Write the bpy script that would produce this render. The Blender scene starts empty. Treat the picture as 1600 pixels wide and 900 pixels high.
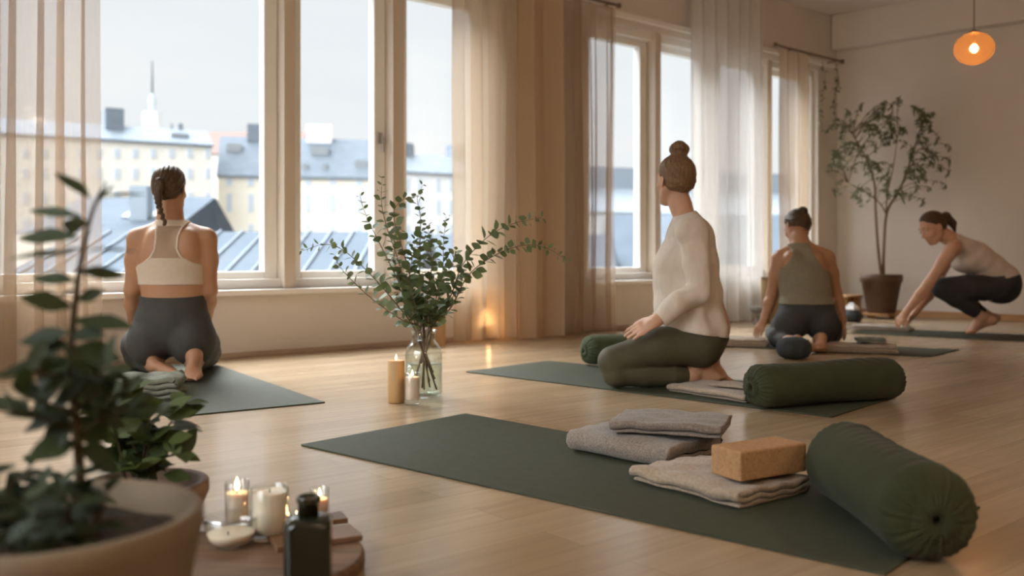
import bpy, bmesh, math, random
import numpy as np
from mathutils import Vector, Matrix
C = bpy.context.scene.collection
PI = math.pi
F, HC, HY = 1450.0, 0.60, 400.0        # focal length in pixels, eye height, horizon row

def at(px, py, Y): return Vector(((px-800)/F*Y, Y, HC-(py-HY)/F*Y))
def atz(px, Y, z): return Vector(((px-800)/F*Y, Y, z))
def fl(px, py, z=0.0):
    Y = F*(HC-z)/(py-HY); return Vector(((px-800)/F*Y, Y, z))

# ---------------------------------------------------------------- materials
def new_mat(name):
    m = bpy.data.materials.new(name); m.use_nodes = True
    nt = m.node_tree; nt.nodes.clear()
    return m, nt, nt.nodes.new('ShaderNodeOutputMaterial')
def nd(nt, t, **kw):
    n = nt.nodes.new('ShaderNode'+t)
    for k, v in kw.items():
        if k in n.inputs: n.inputs[k].default_value = v
        else: setattr(n, k, v)
    return n
def rgb(c): return (c[0], c[1], c[2], 1.0)
def mat(name, col, col2=None, rough=0.7, scale=20.0, stretch=(1,1,1), bump=0.0, bump_scale=None, bump_dist=0.002,
        metal=0.0, sss=0.0, spec=0.5, sheen=0.0, detail=4.0, weave=0.0):
    m, nt, out = new_mat(name)
    p = nd(nt, 'BsdfPrincipled', Roughness=rough, Metallic=metal)
    p.inputs['Specular IOR Level'].default_value = spec
    if sss: p.inputs['Subsurface Weight'].default_value = sss; p.inputs['Subsurface Radius'].default_value = (1,.4,.25); p.inputs['Subsurface Scale'].default_value = .012
    if sheen: p.inputs['Sheen Weight'].default_value = sheen; p.inputs['Sheen Roughness'].default_value = .5
    tc = nd(nt, 'TexCoord'); mp = nd(nt, 'Mapping'); mp.inputs['Scale'].default_value = stretch
    nt.links.new(tc.outputs['Object'], mp.inputs[0])
    if col2 is not None:
        nz = nd(nt, 'TexNoise', Scale=scale, Detail=detail)
        nt.links.new(mp.outputs[0], nz.inputs['Vector'])
        rp = nd(nt, 'ValToRGB'); rp.color_ramp.elements[0].position = .32; rp.color_ramp.elements[1].position = .68
        rp.color_ramp.elements[0].color = rgb(col); rp.color_ramp.elements[1].color = rgb(col2)
        nt.links.new(nz.outputs['Fac'], rp.inputs[0]); nt.links.new(rp.outputs[0], p.inputs['Base Color'])
    else: p.inputs['Base Color'].default_value = rgb(col)
    if bump:
        nb = nd(nt, 'TexNoise', Scale=bump_scale or scale*4, Detail=3.0)
        nt.links.new(mp.outputs[0], nb.inputs['Vector'])
        h = nb.outputs['Fac']
        if weave:
            w1 = nd(nt, 'TexWave', Scale=weave); w1.bands_direction = 'X'; w2 = nd(nt, 'TexWave', Scale=weave); w2.bands_direction = 'Y'
            nt.links.new(mp.outputs[0], w1.inputs['Vector']); nt.links.new(mp.outputs[0], w2.inputs['Vector'])
            a = nd(nt, 'Math', operation='MULTIPLY'); nt.links.new(w1.outputs['Fac'], a.inputs[0]); nt.links.new(w2.outputs['Fac'], a.inputs[1])
            b = nd(nt, 'Math', operation='ADD'); nt.links.new(a.outputs[0], b.inputs[0]); nt.links.new(h, b.inputs[1]); h = b.outputs[0]
        bp = nd(nt, 'Bump', Strength=bump, Distance=bump_dist)
        nt.links.new(h, bp.inputs['Height']); nt.links.new(bp.outputs[0], p.inputs['Normal'])
    nt.links.new(p.outputs[0], out.inputs[0])
    return m
def emit_mat(name, col, s):
    m, nt, out = new_mat(name); e = nd(nt, 'Emission', Color=rgb(col), Strength=s); nt.links.new(e.outputs[0], out.inputs[0]); return m
def glass_mat(name, tint=(1,1,1), refl=0.05, rough=0.02, ior=1.45):
    m, nt, out = new_mat(name)
    t = nd(nt, 'BsdfTransparent', Color=rgb(tint)); g = nd(nt, 'BsdfGlossy', Roughness=rough)
    lw = nd(nt, 'LayerWeight'); lw.inputs[0].default_value = .5; pw = nd(nt, 'Math', operation='POWER'); pw.inputs[1].default_value = 5
    ad = nd(nt, 'Math', operation='MULTIPLY_ADD', use_clamp=True); ad.inputs[1].default_value = 1-refl; ad.inputs[2].default_value = refl
    nt.links.new(lw.outputs['Facing'], pw.inputs[0]); nt.links.new(pw.outputs[0], ad.inputs[0])
    mx = nd(nt, 'MixShader'); nt.links.new(ad.outputs[0], mx.inputs[0])
    nt.links.new(t.outputs[0], mx.inputs[1]); nt.links.new(g.outputs[0], mx.inputs[2]); nt.links.new(mx.outputs[0], out.inputs[0])
    return m
def cloth_sheer(name, col, alpha, trans=0.6, nscale=60.0):
    """woven curtain: alpha = opaque share of the weave, slubs vary it"""
    m, nt, out = new_mat(name)
    d = nd(nt, 'BsdfDiffuse', Color=rgb(col)); tr = nd(nt, 'BsdfTranslucent', Color=rgb(col))
    mx = nd(nt, 'MixShader'); mx.inputs[0].default_value = trans
    nt.links.new(d.outputs[0], mx.inputs[1]); nt.links.new(tr.outputs[0], mx.inputs[2])
    tp = nd(nt, 'BsdfTransparent')
    tc = nd(nt, 'TexCoord'); mp = nd(nt, 'Mapping'); mp.inputs['Scale'].default_value = (1, 1, .12)
    nt.links.new(tc.outputs['Object'], mp.inputs[0])
    nz = nd(nt, 'TexNoise', Scale=nscale, Detail=3.0); nt.links.new(mp.outputs[0], nz.inputs['Vector'])
    mr = nd(nt, 'MapRange'); mr.inputs['From Min'].default_value = .3; mr.inputs['From Max'].default_value = .7
    mr.inputs['To Min'].default_value = alpha-.02; mr.inputs['To Max'].default_value = min(1, alpha+.02)
    nt.links.new(nz.outputs['Fac'], mr.inputs['Value'])
    m2 = nd(nt, 'MixShader'); nt.links.new(mr.outputs[0], m2.inputs[0])
    nt.links.new(tp.outputs[0], m2.inputs[1]); nt.links.new(mx.outputs[0], m2.inputs[2]); nt.links.new(m2.outputs[0], out.inputs[0])
    return m
def leaf_mat(name, col, col2, trans=.3, rough=.45):
    m, nt, out = new_mat(name)
    p = nd(nt, 'BsdfPrincipled', Roughness=rough)
    geo = nd(nt, 'NewGeometry'); rp = nd(nt, 'ValToRGB')
    rp.color_ramp.elements[0].color = rgb(col); rp.color_ramp.elements[1].color = rgb(col2)
    nt.links.new(geo.outputs['Random Per Island'], rp.inputs[0]); nt.links.new(rp.outputs[0], p.inputs['Base Color'])
    t = nd(nt, 'BsdfTranslucent'); nt.links.new(rp.outputs[0], t.inputs[0])
    mx = nd(nt, 'MixShader'); mx.inputs[0].default_value = trans
    nt.links.new(p.outputs[0], mx.inputs[1]); nt.links.new(t.outputs[0], mx.inputs[2]); nt.links.new(mx.outputs[0], out.inputs[0])
    return m

# ---------------------------------------------------------------- objects
def tag(o, label=None, cat=None, group=None, kind=None):
    if label: o['label'] = label
    if cat: o['category'] = cat
    if group: o['group'] = group
    if kind: o['kind'] = kind
    return o
def empty(name, loc, label, cat, group=None, rz=0.0):
    o = bpy.data.objects.new(name, None); C.objects.link(o); o.location = loc; o.rotation_euler = (0, 0, rz); o.empty_display_size = .05
    return tag(o, label, cat, group)
def link(name, me, m, parent=None, loc=None, rz=0.0):
    o = bpy.data.objects.new(name, me); C.objects.link(o)
    if m is not None: me.materials.append(m)
    if loc is not None: o.location = loc
    o.rotation_euler = (0, 0, rz)
    if parent is not None: o.parent = parent
    return o
class MB:
    """collects shapes and links them as one mesh"""
    def __init__(s): s.v = []; s.f = []
    def add(s, vs, fs):
        b = len(s.v); s.v += [tuple(v) for v in vs]; s.f += [tuple(b+i for i in f) for f in fs]; return s
    def box(s, x0, y0, z0, x1, y1, z1):
        return s.add([(x0,y0,z0),(x1,y0,z0),(x1,y1,z0),(x0,y1,z0),(x0,y0,z1),(x1,y0,z1),(x1,y1,z1),(x0,y1,z1)],
                     [(0,3,2,1),(4,5,6,7),(0,1,5,4),(1,2,6,5),(2,3,7,6),(3,0,4,7)])
    def tube(s, pts, rad, n=8, cap=True):
        pts = [Vector(p) for p in pts]; N = len(pts)
        if not hasattr(rad, '__len__'): rad = [rad]*N
        t0 = (pts[1]-pts[0]).normalized(); u = t0.orthogonal().normalized(); vs = []; fs = []
        for i, p in enumerate(pts):
            t = (pts[min(i+1,N-1)]-pts[max(i-1,0)]).normalized()
            u = (u-t*u.dot(t)).normalized(); w = t.cross(u)
            for k in range(n):
                a = 2*PI*k/n; vs.append(p+(u*math.cos(a)+w*math.sin(a))*rad[i])
        for i in range(N-1):
            for k in range(n):
                k2 = (k+1)%n; fs.append((i*n+k, i*n+k2, (i+1)*n+k2, (i+1)*n+k))
        if cap: fs.append(tuple(range(n-1,-1,-1))); fs.append(tuple((N-1)*n+k for k in range(n)))
        return s.add(vs, fs)
    def lathe(s, prof, n=48, c=(0,0,0), fn=None):
        vs = []; fs = []
        for i, (r, z) in enumerate(prof):
            for k in range(n):
                a = 2*PI*k/n; rr, zz = (r, z) if fn is None else fn(r, z, a)
                vs.append((c[0]+rr*math.cos(a), c[1]+rr*math.sin(a), c[2]+zz))
        for i in range(len(prof)-1):
            for k in range(n):
                k2 = (k+1)%n; fs.append((i*n+k, i*n+k2, (i+1)*n+k2, (i+1)*n+k))
        if prof[0][0] > 1e-6: fs.append(tuple(range(n-1,-1,-1)))
        if prof[-1][0] > 1e-6: fs.append(tuple((len(prof)-1)*n+k for k in range(n)))
        return s.add(vs, fs)
    def quadprism(s, corners, z0, z1):
        n = len(corners)
        vs = [(c[0],c[1],z0) for c in corners]+[(c[0],c[1],z1) for c in corners]
        fs = [tuple(range(n-1,-1,-1)), tuple(range(n,2*n))]+[(i,(i+1)%n,n+(i+1)%n,n+i) for i in range(n)]
        return s.add(vs, fs)
    def leaf(s, p, d, nrm, L, W, cup=.15, droop=.1, rnd=.5, shape=(.0,.55,.9,1.0,.82,.45)):
        d = Vector(d).normalized(); nrm = Vector(nrm); nrm = (nrm-d*nrm.dot(d))
        nrm = nrm.normalized() if nrm.length > 1e-5 else d.orthogonal().normalized()
        t = d.cross(nrm); p = Vector(p); vs = []; K = len(shape)
        for i, w in enumerate(shape):
            q = i/K; c = p+d*(L*q)-nrm*(droop*L*q*q); hw = W*.5*w
            vs += [c+t*hw+nrm*(cup*hw), c, c-t*hw+nrm*(cup*hw)]
        vs.append(p+d*L-nrm*(droop*L)); fs = []
        for i in range(K-1):
            a = 3*i; fs += [(a,a+1,a+4,a+3),(a+1,a+2,a+5,a+4)]
        a = 3*(K-1); fs += [(a,a+1,len(vs)-1),(a+1,a+2,len(vs)-1)]
        return s.add(vs, fs)
    def build(s, name, m, parent=None, smooth=False, loc=None, rz=0.0, bevel=0.0, sub=0, auto=None):
        me = bpy.data.meshes.new(name); me.from_pydata(s.v, [], s.f); me.update()
        bm = bmesh.new(); bm.from_mesh(me); bmesh.ops.recalc_face_normals(bm, faces=bm.faces); bm.to_mesh(me); bm.free()
        if smooth: me.polygons.foreach_set('use_smooth', [True]*len(me.polygons))
        o = link(name, me, m, parent, loc, rz)
        if bevel:
            b = o.modifiers.new('bevel', 'BEVEL'); b.width = bevel; b.segments = 3; b.limit_method = 'ANGLE'
        if sub:
            b = o.modifiers.new('sub', 'SUBSURF'); b.levels = sub; b.render_levels = sub
        return o
def curve_pts(ctrl, n):
    """Catmull-Rom through control points"""
    P = [Vector(c) for c in ctrl]; P = [P[0]*2-P[1]]+P+[P[-1]*2-P[-2]]; out = []; S = len(P)-3
    for i in range(n+1):
        u = i/n*S; k = min(int(u), S-1); t = u-k; a, b, c, d = P[k:k+4]
        out.append(.5*((2*b)+(c-a)*t+(2*a-5*b+4*c-d)*t*t+(3*b-a-3*c+d)*t**3))
    return out

# ---------------------------------------------------------------- signed-distance bodies -> one continuous mesh
def smin(a, b, k):
    if k <= 0: return np.minimum(a, b)
    h = np.clip(.5+.5*(b-a)/k, 0, 1); return b+(a-b)*h-k*h*(1-h)
class Field:
    def __init__(s, lo, hi, vox):
        s.lo = np.array(lo, float); s.vox = vox
        s.n = np.ceil((np.array(hi, float)-s.lo)/vox).astype(int)+1
        s.A = np.full(s.n, 9.0, np.float32)
        s.ax = [(s.lo[i]+vox*np.arange(s.n[i])).astype(np.float32) for i in range(3)]
    def copy(s):
        o = Field.__new__(Field); o.lo, o.vox, o.n, o.ax = s.lo, s.vox, s.n, s.ax; o.A = s.A.copy(); return o
    def sl(s, lo, hi):
        i0 = np.clip(np.floor((np.array(lo)-s.lo)/s.vox).astype(int), 0, s.n); i1 = np.clip(np.ceil((np.array(hi)-s.lo)/s.vox).astype(int)+1, 0, s.n)
        S = tuple(slice(a, b) for a, b in zip(i0, i1))
        return S, s.ax[0][S[0]][:,None,None], s.ax[1][S[1]][None,:,None], s.ax[2][S[2]][None,None,:]
    def _put(s, S, d, k, sub):
        if sub: s.A[S] = -smin(-s.A[S], d, k)
        else: s.A[S] = smin(s.A[S], d, k)
    def rc(s, a, b, ra, rb, k=.02, sub=False, flat=None):
        """tapered capsule; flat=(unit vector, factor): thinner/wider across that direction"""
        a = np.array(a, float); b = np.array(b, float); m = max(ra, rb)*(max(1, flat[1]) if flat else 1)+.03+k
        S, X, Y, Z = s.sl(np.minimum(a,b)-m, np.maximum(a,b)+m)
        if s.A[S].size == 0: return s
        d = b-a; L2 = float(d@d)+1e-12
        px, py, pz = X-a[0], Y-a[1], Z-a[2]
        t = np.clip((px*d[0]+py*d[1]+pz*d[2])/L2, 0, 1)
        qx, qy, qz = px-t*d[0], py-t*d[1], pz-t*d[2]
        if flat:
            n = np.array(flat[0], float); n /= np.linalg.norm(n); e = qx*n[0]+qy*n[1]+qz*n[2]; g = 1/flat[1]-1
            qx, qy, qz = qx+e*g*n[0], qy+e*g*n[1], qz+e*g*n[2]
        s._put(S, np.sqrt(qx*qx+qy*qy+qz*qz)-(ra+(rb-ra)*t), k, sub); return s
    def el(s, c, r, k=.02, ax=None, sub=False):
        """ellipsoid, ax = 3 unit axes (rows)"""
        c = np.array(c, float); r = np.array(r, float); M = np.eye(3) if ax is None else np.array(ax, float)
        m = (np.abs(M.T)@r)+.03+k
        S, X, Y, Z = s.sl(c-m, c+m)
        if s.A[S].size == 0: return s
        px, py, pz = X-c[0], Y-c[1], Z-c[2]
        u = [px*M[i,0]+py*M[i,1]+pz*M[i,2] for i in range(3)]
        k0 = np.sqrt((u[0]/r[0])**2+(u[1]/r[1])**2+(u[2]/r[2])**2)
        k1 = np.sqrt((u[0]/r[0]**2)**2+(u[1]/r[1]**2)**2+(u[2]/r[2]**2)**2)+1e-9
        s._put(S, k0*(k0-1)/k1, k, sub); return s
    def chain(s, pts, rad, k=.02, **kw):
        for i in range(len(pts)-1): s.rc(pts[i], pts[i+1], rad[i], rad[i+1], k, **kw)
        return s
    def grids(s): return s.ax[0][:,None,None], s.ax[1][None,:,None], s.ax[2][None,None,:]
    def plane(s, p, n, off=0.0):
        """keep the side the normal points away from"""
        n = np.array(n, float); n /= np.linalg.norm(n); X, Y, Z = s.grids()
        s.A = np.maximum(s.A, ((X-p[0])*n[0]+(Y-p[1])*n[1]+(Z-p[2])*n[2]-off).astype(np.float32)); return s
    def grow(s, d): s.A = s.A-np.float32(d); return s
    def cut(s, g): s.A = np.maximum(s.A, g.astype(np.float32)); return s
    def near(s, fn, amp_lim=.03):
        """adds fn(x,y,z) to the distance close to the surface (folds, wrinkles)"""
        I = np.where(np.abs(s.A) < amp_lim); s.A[I] += fn(s.ax[0][I[0]], s.ax[1][I[1]], s.ax[2][I[2]]).astype(np.float32); return s
    def mesh(s, name, m, parent=None, smooth=1):
        A = s.A; S = (A < 0); n = s.n
        c = np.zeros(n-1, np.uint8)
        for i in (0,1):
            for j in (0,1):
                for k in (0,1): c += S[i:n[0]-1+i, j:n[1]-1+j, k:n[2]-1+k]
        act = np.argwhere((c > 0) & (c < 8)); idx = np.full(n-1, -1, np.int32)
        I, J, K = act[:,0], act[:,1], act[:,2]; idx[I,J,K] = np.arange(len(act))
        val = {(i,j,k): A[I+i,J+j,K+k] for i in (0,1) for j in (0,1) for k in (0,1)}
        P = np.zeros((len(act),3)); W = np.zeros(len(act))
        for c0 in val:
            for ax in range(3):
                if c0[ax]: continue
                c1 = tuple(v+(1 if q==ax else 0) for q, v in enumerate(c0)); v0, v1 = val[c0], val[c1]
                x = (v0 < 0) != (v1 < 0); t = np.where(x, v0/np.where(x, v0-v1, 1), 0)
                q = np.zeros((len(act),3)); q[:] = c0; q[:,ax] += t
                P[x] += q[x]; W += x
        P = s.lo+(act+P/W[:,None])*s.vox
        quads = []
        for ax in range(3):
            o1, o2 = [(1,2),(2,0),(0,1)][ax]
            sl0 = [slice(None)]*3; sl1 = [slice(None)]*3; sl0[ax] = slice(0,-1); sl1[ax] = slice(1,None)
            E = np.argwhere(S[tuple(sl0)] != S[tuple(sl1)])
            E = E[(E[:,o1] > 0) & (E[:,o2] > 0) & (E[:,o1] < n[o1]-1) & (E[:,o2] < n[o2]-1)]
            fl_ = S[tuple(E.T)]
            def g(a, b):
                e = E.copy(); e[:,o1] -= a; e[:,o2] -= b; return idx[tuple(e.T)]
            q = np.stack([g(1,1), g(0,1), g(0,0), g(1,0)], 1); q[~fl_] = q[~fl_][:,::-1]; quads.append(q)
        Q = np.concatenate(quads); Q = Q[(Q >= 0).all(1)]
        for _ in range(smooth):                     # light relaxation
            acc = np.zeros_like(P); cnt = np.zeros(len(P))
            for a in range(4):
                b = (a+1)%4
                for q in range(3): acc[:,q] += np.bincount(Q[:,a], P[Q[:,b],q], len(P))+np.bincount(Q[:,b], P[Q[:,a],q], len(P))
                cnt += np.bincount(Q[:,a], minlength=len(P))+np.bincount(Q[:,b], minlength=len(P))
            P = .5*P+.5*acc/np.maximum(cnt,1)[:,None]
        me = bpy.data.meshes.new(name)
        me.vertices.add(len(P)); me.vertices.foreach_set('co', P.astype(np.float32).ravel())
        me.loops.add(Q.size); me.loops.foreach_set('vertex_index', Q.astype(np.int32).ravel())
        me.polygons.add(len(Q)); me.polygons.foreach_set('loop_start', np.arange(0, Q.size, 4, dtype=np.int32))
        me.polygons.foreach_set('use_smooth', np.ones(len(Q), bool)); me.update(calc_edges=True); me.validate()
        return link(name, me, m, parent)
# ================================================================ camera, sky, exposure
random.seed(7)
sc = bpy.context.scene
cam = bpy.data.cameras.new('camera'); co = bpy.data.objects.new('camera', cam); C.objects.link(co); sc.camera = co
co.location = (0, 0, HC); co.rotation_euler = (PI/2, 0, 0)
cam.sensor_width = 36; cam.lens = F/1600*36; cam.shift_y = -(450-HY)/1600; cam.clip_start = .05; cam.clip_end = 2000
cam.dof.use_dof = True; cam.dof.focus_distance = 3.1; cam.dof.aperture_fstop = 2.15
sc.view_settings.view_transform = 'Standard'; sc.view_settings.look = 'None'; sc.view_settings.gamma = 1; sc.view_settings.exposure = 0.28
sc.view_settings.use_curve_mapping = False
cy = sc.cycles
cy.use_denoising = True; cy.max_bounces = 10; cy.diffuse_bounces = 5; cy.glossy_bounces = 4; cy.transmission_bounces = 6; cy.transparent_max_bounces = 32
cy.caustics_reflective = False; cy.caustics_refractive = False; cy.sample_clamp_indirect = 6.0
SKY_H, SKY_G, SKY_E = 0.87, 30.0, 8.0            # horizon band; two unseen bright sky patches added to light the room
w = bpy.data.worlds.new('overcast_sky'); sc.world = w; w.use_nodes = True
nt = w.node_tree; nt.nodes.clear()
out = nt.nodes.new('ShaderNodeOutputWorld'); bg = nd(nt, 'Background')
tc = nd(nt, 'TexCoord'); sx = nd(nt, 'VectorMath', operation='DOT_PRODUCT'); nt.links.new(tc.outputs['Generated'], sx.inputs[0])
gd = Vector((-.6428, .766, 0))*math.cos(math.radians(54))+Vector((0, 0, math.sin(math.radians(54)))); sx.inputs[1].default_value = gd
mr = nd(nt, 'MapRange'); mr.interpolation_type = 'SMOOTHSTEP'
for k, v in (('From Min', math.cos(math.radians(36))), ('From Max', math.cos(math.radians(14))), ('To Min', SKY_H), ('To Max', SKY_G)): mr.inputs[k].default_value = v
nt.links.new(sx.outputs['Value'], mr.inputs['Value'])
mp = nd(nt, 'Mapping'); mp.inputs['Scale'].default_value = (1.5, 1.5, 9)
nt.links.new(tc.outputs['Generated'], mp.inputs[0])
nz = nd(nt, 'TexNoise', Scale=1.6, Detail=3.0); nt.links.new(mp.outputs[0], nz.inputs['Vector'])
rp = nd(nt, 'ValToRGB'); rp.color_ramp.elements[0].position = .35; rp.color_ramp.elements[1].position = .65
rp.color_ramp.elements[0].color = (.90, .925, .945, 1); rp.color_ramp.elements[1].color = (.97, .975, .98, 1)
s2 = nd(nt, 'VectorMath', operation='DOT_PRODUCT'); nt.links.new(tc.outputs['Generated'], s2.inputs[0])
g2 = Vector((-.69, -.72, 0))*math.cos(math.radians(42))+Vector((0, 0, math.sin(math.radians(42)))); s2.inputs[1].default_value = g2
mr2 = nd(nt, 'MapRange'); mr2.interpolation_type = 'SMOOTHSTEP'
for k, v in (('From Min', math.cos(math.radians(42))), ('From Max', math.cos(math.radians(16))), ('To Min', 0), ('To Max', SKY_E)): mr2.inputs[k].default_value = v
nt.links.new(s2.outputs['Value'], mr2.inputs['Value']); ad = nd(nt, 'Math', operation='ADD'); nt.links.new(mr.outputs[0], ad.inputs[0]); nt.links.new(mr2.outputs[0], ad.inputs[1])
nt.links.new(nz.outputs['Fac'], rp.inputs[0]); nt.links.new(rp.outputs[0], bg.inputs[0]); nt.links.new(ad.outputs[0], bg.inputs[1])
nt.links.new(bg.outputs[0], out.inputs[0])
w.cycles.sampling_method = 'MANUAL'; w.cycles.sample_map_resolution = 512
# soft sun added behind the studio to brighten the far facades only
sl = bpy.data.lights.new('facade_fill_sun', 'SUN'); sl.energy = .05; sl.angle = math.radians(25); sl.color = (1, .97, .93)
so = bpy.data.objects.new('facade_fill_sun', sl); C.objects.link(so); so.rotation_euler = Vector((-.72, .69, -.7)).to_track_quat('-Z', 'Y').to_euler()

# ================================================================ the room shell
WA = Vector((-1.412, 5.686, 0)); WD = Vector((.766, .6428, 0)); WN = Vector((.6428, -.766, 0)); WROT = math.radians(40.0)
def Wp(s, off=0, z=0): return WA+WD*s+WN*off+Vector((0, 0, z))        # along the window wall, off into the room
def s_px(px, off=0.0):
    t = (px-800)/F; return (t*(WA.y-.766*off)-WA.x-.6428*off)/(.766-.6428*t)
S0, S1, ZC = -4.6, 6.30, 3.10
CR = Wp(S1); RD = Vector((.7273, -.6863, 0)); RN = Vector((-.6863, -.7273, 0)); RROT = math.atan2(-.6863, .7273)
def Rp(q, off=0, z=0): return CR+RD*q+RN*off+Vector((0, 0, z))
P0, P2 = Wp(S0), Rp(9.0); P3 = P2+(P0-CR)
EX = lambda p, m: (p.x+m[0], p.y+m[1])

wall_m = mat('plaster_cream', (.70, .645, .585), (.73, .675, .615), rough=.85, scale=3, bump=.08, bump_scale=60)
ceil_m = mat('ceiling_cream', (.72, .66, .60), rough=.9)
white_m = mat('window_white_paint', (.88, .86, .82), rough=.45)
shaded_white_m = mat('window_white_shaded', (.66, .57, .47), rough=.5)  # white posts browned: shade on their room side put into the colour
wood_base_m = mat('oak_baseboard', (.40, .22, .10), (.48, .28, .14), rough=.5, scale=6, stretch=(1, 12, 12))

def floor_material():
    m, nt, out = new_mat('oak_floor')
    p = nd(nt, 'BsdfPrincipled'); p.inputs['Specular IOR Level'].default_value = .75
    tc = nd(nt, 'TexCoord'); mp = nd(nt, 'Mapping'); mp.inputs['Rotation'].default_value = (0, 0, -WROT)
    nt.links.new(tc.outputs['Object'], mp.inputs[0])
    br = nd(nt, 'TexBrick', Scale=1.0); br.offset = .37; br.offset_frequency = 2
    for k, v in (('Mortar Size', .0014), ('Mortar Smooth', .2), ('Brick Width', 1.35), ('Row Height', .125), ('Bias', 0)): br.inputs[k].default_value = v
    br.inputs['Color1'].default_value = (0, 0, 0, 1); br.inputs['Color2'].default_value = (1, 1, 1, 1); br.inputs['Mortar'].default_value = (.5, .5, .5, 1)
    nt.links.new(mp.outputs[0], br.inputs['Vector'])
    rp = nd(nt, 'ValToRGB'); rp.color_ramp.elements[0].color = (.340, .245, .150, 1); rp.color_ramp.elements[1].color = (.41, .305, .195, 1)
    nt.links.new(br.outputs['Color'], rp.inputs[0])
    m2 = nd(nt, 'Mapping'); m2.inputs['Scale'].default_value = (1.1, 16, 1)
    nt.links.new(mp.outputs[0], m2.inputs[0])
    nz = nd(nt, 'TexNoise', Scale=2.2, Detail=3.0, Distortion=.6); nt.links.new(m2.outputs[0], nz.inputs['Vector'])
    gr = nd(nt, 'ValToRGB'); gr.color_ramp.elements[0].position = .3; gr.color_ramp.elements[1].position = .7
    gr.color_ramp.elements[0].color = (.90, .88, .86, 1); gr.color_ramp.elements[1].color = (1.05, 1.05, 1.05, 1)
    nt.links.new(nz.outputs['Fac'], gr.inputs[0])
    mu = nd(nt, 'MixRGB', blend_type='MULTIPLY'); mu.inputs[0].default_value = 1
    nt.links.new(rp.outputs[0], mu.inputs[1]); nt.links.new(gr.outputs[0], mu.inputs[2])
    mo = nd(nt, 'MixRGB'); mo.inputs[2].default_value = (.29, .195, .112, 1)
    nt.links.new(br.outputs['Fac'], mo.inputs[0]); nt.links.new(mu.outputs[0], mo.inputs[1]); nt.links.new(mo.outputs[0], p.inputs['Base Color'])
    rr = nd(nt, 'MapRange'); rr.inputs['To Min'].default_value = .21; rr.inputs['To Max'].default_value = .26
    nt.links.new(nz.outputs['Fac'], rr.inputs['Value']); nt.links.new(rr.outputs[0], p.inputs['Roughness'])
    ad = nd(nt, 'Math', operation='MULTIPLY_ADD'); ad.inputs[1].default_value = -.12
    nt.links.new(br.outputs['Fac'], ad.inputs[0]); n2 = nd(nt, 'MapRange'); n2.inputs['To Max'].default_value = .08; nt.links.new(nz.outputs['Fac'], n2.inputs['Value']); nt.links.new(n2.outputs[0], ad.inputs[2])
    bp = nd(nt, 'Bump', Strength=.12, Distance=.001); nt.links.new(ad.outputs[0], bp.inputs['Height']); nt.links.new(bp.outputs[0], p.inputs['Normal'])
    nt.links.new(p.outputs[0], out.inputs[0]); return m
floor_m = floor_material()
def struct(o): o['kind'] = 'structure'; return o
poly = [P0, P3, P2, CR]
struct(MB().quadprism(poly, -.12, 0).build('floor', floor_m))
struct(MB().quadprism(poly, ZC, ZC+.15).build('ceiling', ceil_m))

# window wall, in its own frame: x along the wall, y outwards, z up
SILL, HEAD = .40, 2.50
UNITS = [(-4.3, -2.05), (-1.65, 1.68), (2.62, 5.93)]
wl = MB(); T = .26
wl.box(S0-.3, 0, -.1, S1+.3, T, SILL); wl.box(S0-.3, 0, HEAD, S1+.3, T, ZC+.15)
xs = [S0-.3]+[v for u in UNITS for v in u]+[S1+.3]
for i in range(0, len(xs), 2): wl.box(xs[i], 0, SILL, xs[i+1], T, HEAD)
struct(wl.build('wall_left', wall_m, loc=WA, rz=WROT))
glass_m = glass_mat('window_glass', (.97, .985, .99), refl=.04)
metal_m = mat('brushed_metal', (.45, .42, .38), rough=.35, metal=.9)
def window(name, s0, s1, posts):
    r = bpy.data.objects.new(name, None); C.objects.link(r); r.location = WA; r.rotation_euler = (0, 0, WROT); r['kind'] = 'structure'
    yg = .15
    f = MB(); f.box(s0, .045, SILL, s1, .21, SILL+.06); f.box(s0, .045, HEAD-.06, s1, .21, HEAD); f.box(s0, .045, SILL, s0+.05, .21, HEAD); f.box(s1-.05, .045, SILL, s1, .21, HEAD)
    f.build('frame', white_m, r, bevel=.004)
    MB().box(s0-.03, -.045, SILL-.035, s1+.03, .05, SILL).build('sill', white_m, r, bevel=.006)
    edges = [s0+.05]+[v for p in posts for v in p]+[s1-.05]
    for a, b in posts: MB().box(a, .008, SILL+.0, b, .20, HEAD).build('post', shaded_white_m, r, bevel=.004)
    for i in range(0, len(edges), 2):
        a, b = edges[i], edges[i+1]; z0, z1 = SILL+.06, HEAD-.06; wv = .085
        g = MB(); g.box(a, yg-.045, z0, a+wv, yg+.03, z1); g.box(b-wv, yg-.045, z0, b, yg+.03, z1); g.box(a+wv, yg-.045, z0, b-wv, yg+.03, z0+.045); g.box(a+wv, yg-.045, z1-.055, b-wv, yg+.03, z1)
        sh = g.build('sash', white_m, r, bevel=.005)
        MB().box(a+wv-.004, yg-.008, z0+.04, b-wv+.004, yg-.004, z1-.05).build('pane', glass_m, sh)
        if i == 2:
            h = MB(); h.box(b-.055, yg-.06, 1.36, b-.03, yg-.045, 1.43); h.tube([(b-.042, yg-.055, 1.395), (b-.042, yg-.085, 1.395), (b-.042, yg-.09, 1.30)], .007)
            h.build('handle', metal_m, sh)
    return r
w0, w1 = .0216, .0989
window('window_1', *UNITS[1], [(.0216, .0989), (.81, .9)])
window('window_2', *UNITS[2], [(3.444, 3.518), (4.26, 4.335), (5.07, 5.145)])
window('window_3_added', *UNITS[0], [(-3.2, -3.125)])  # out of view, added for the daylight it lets in

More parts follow.
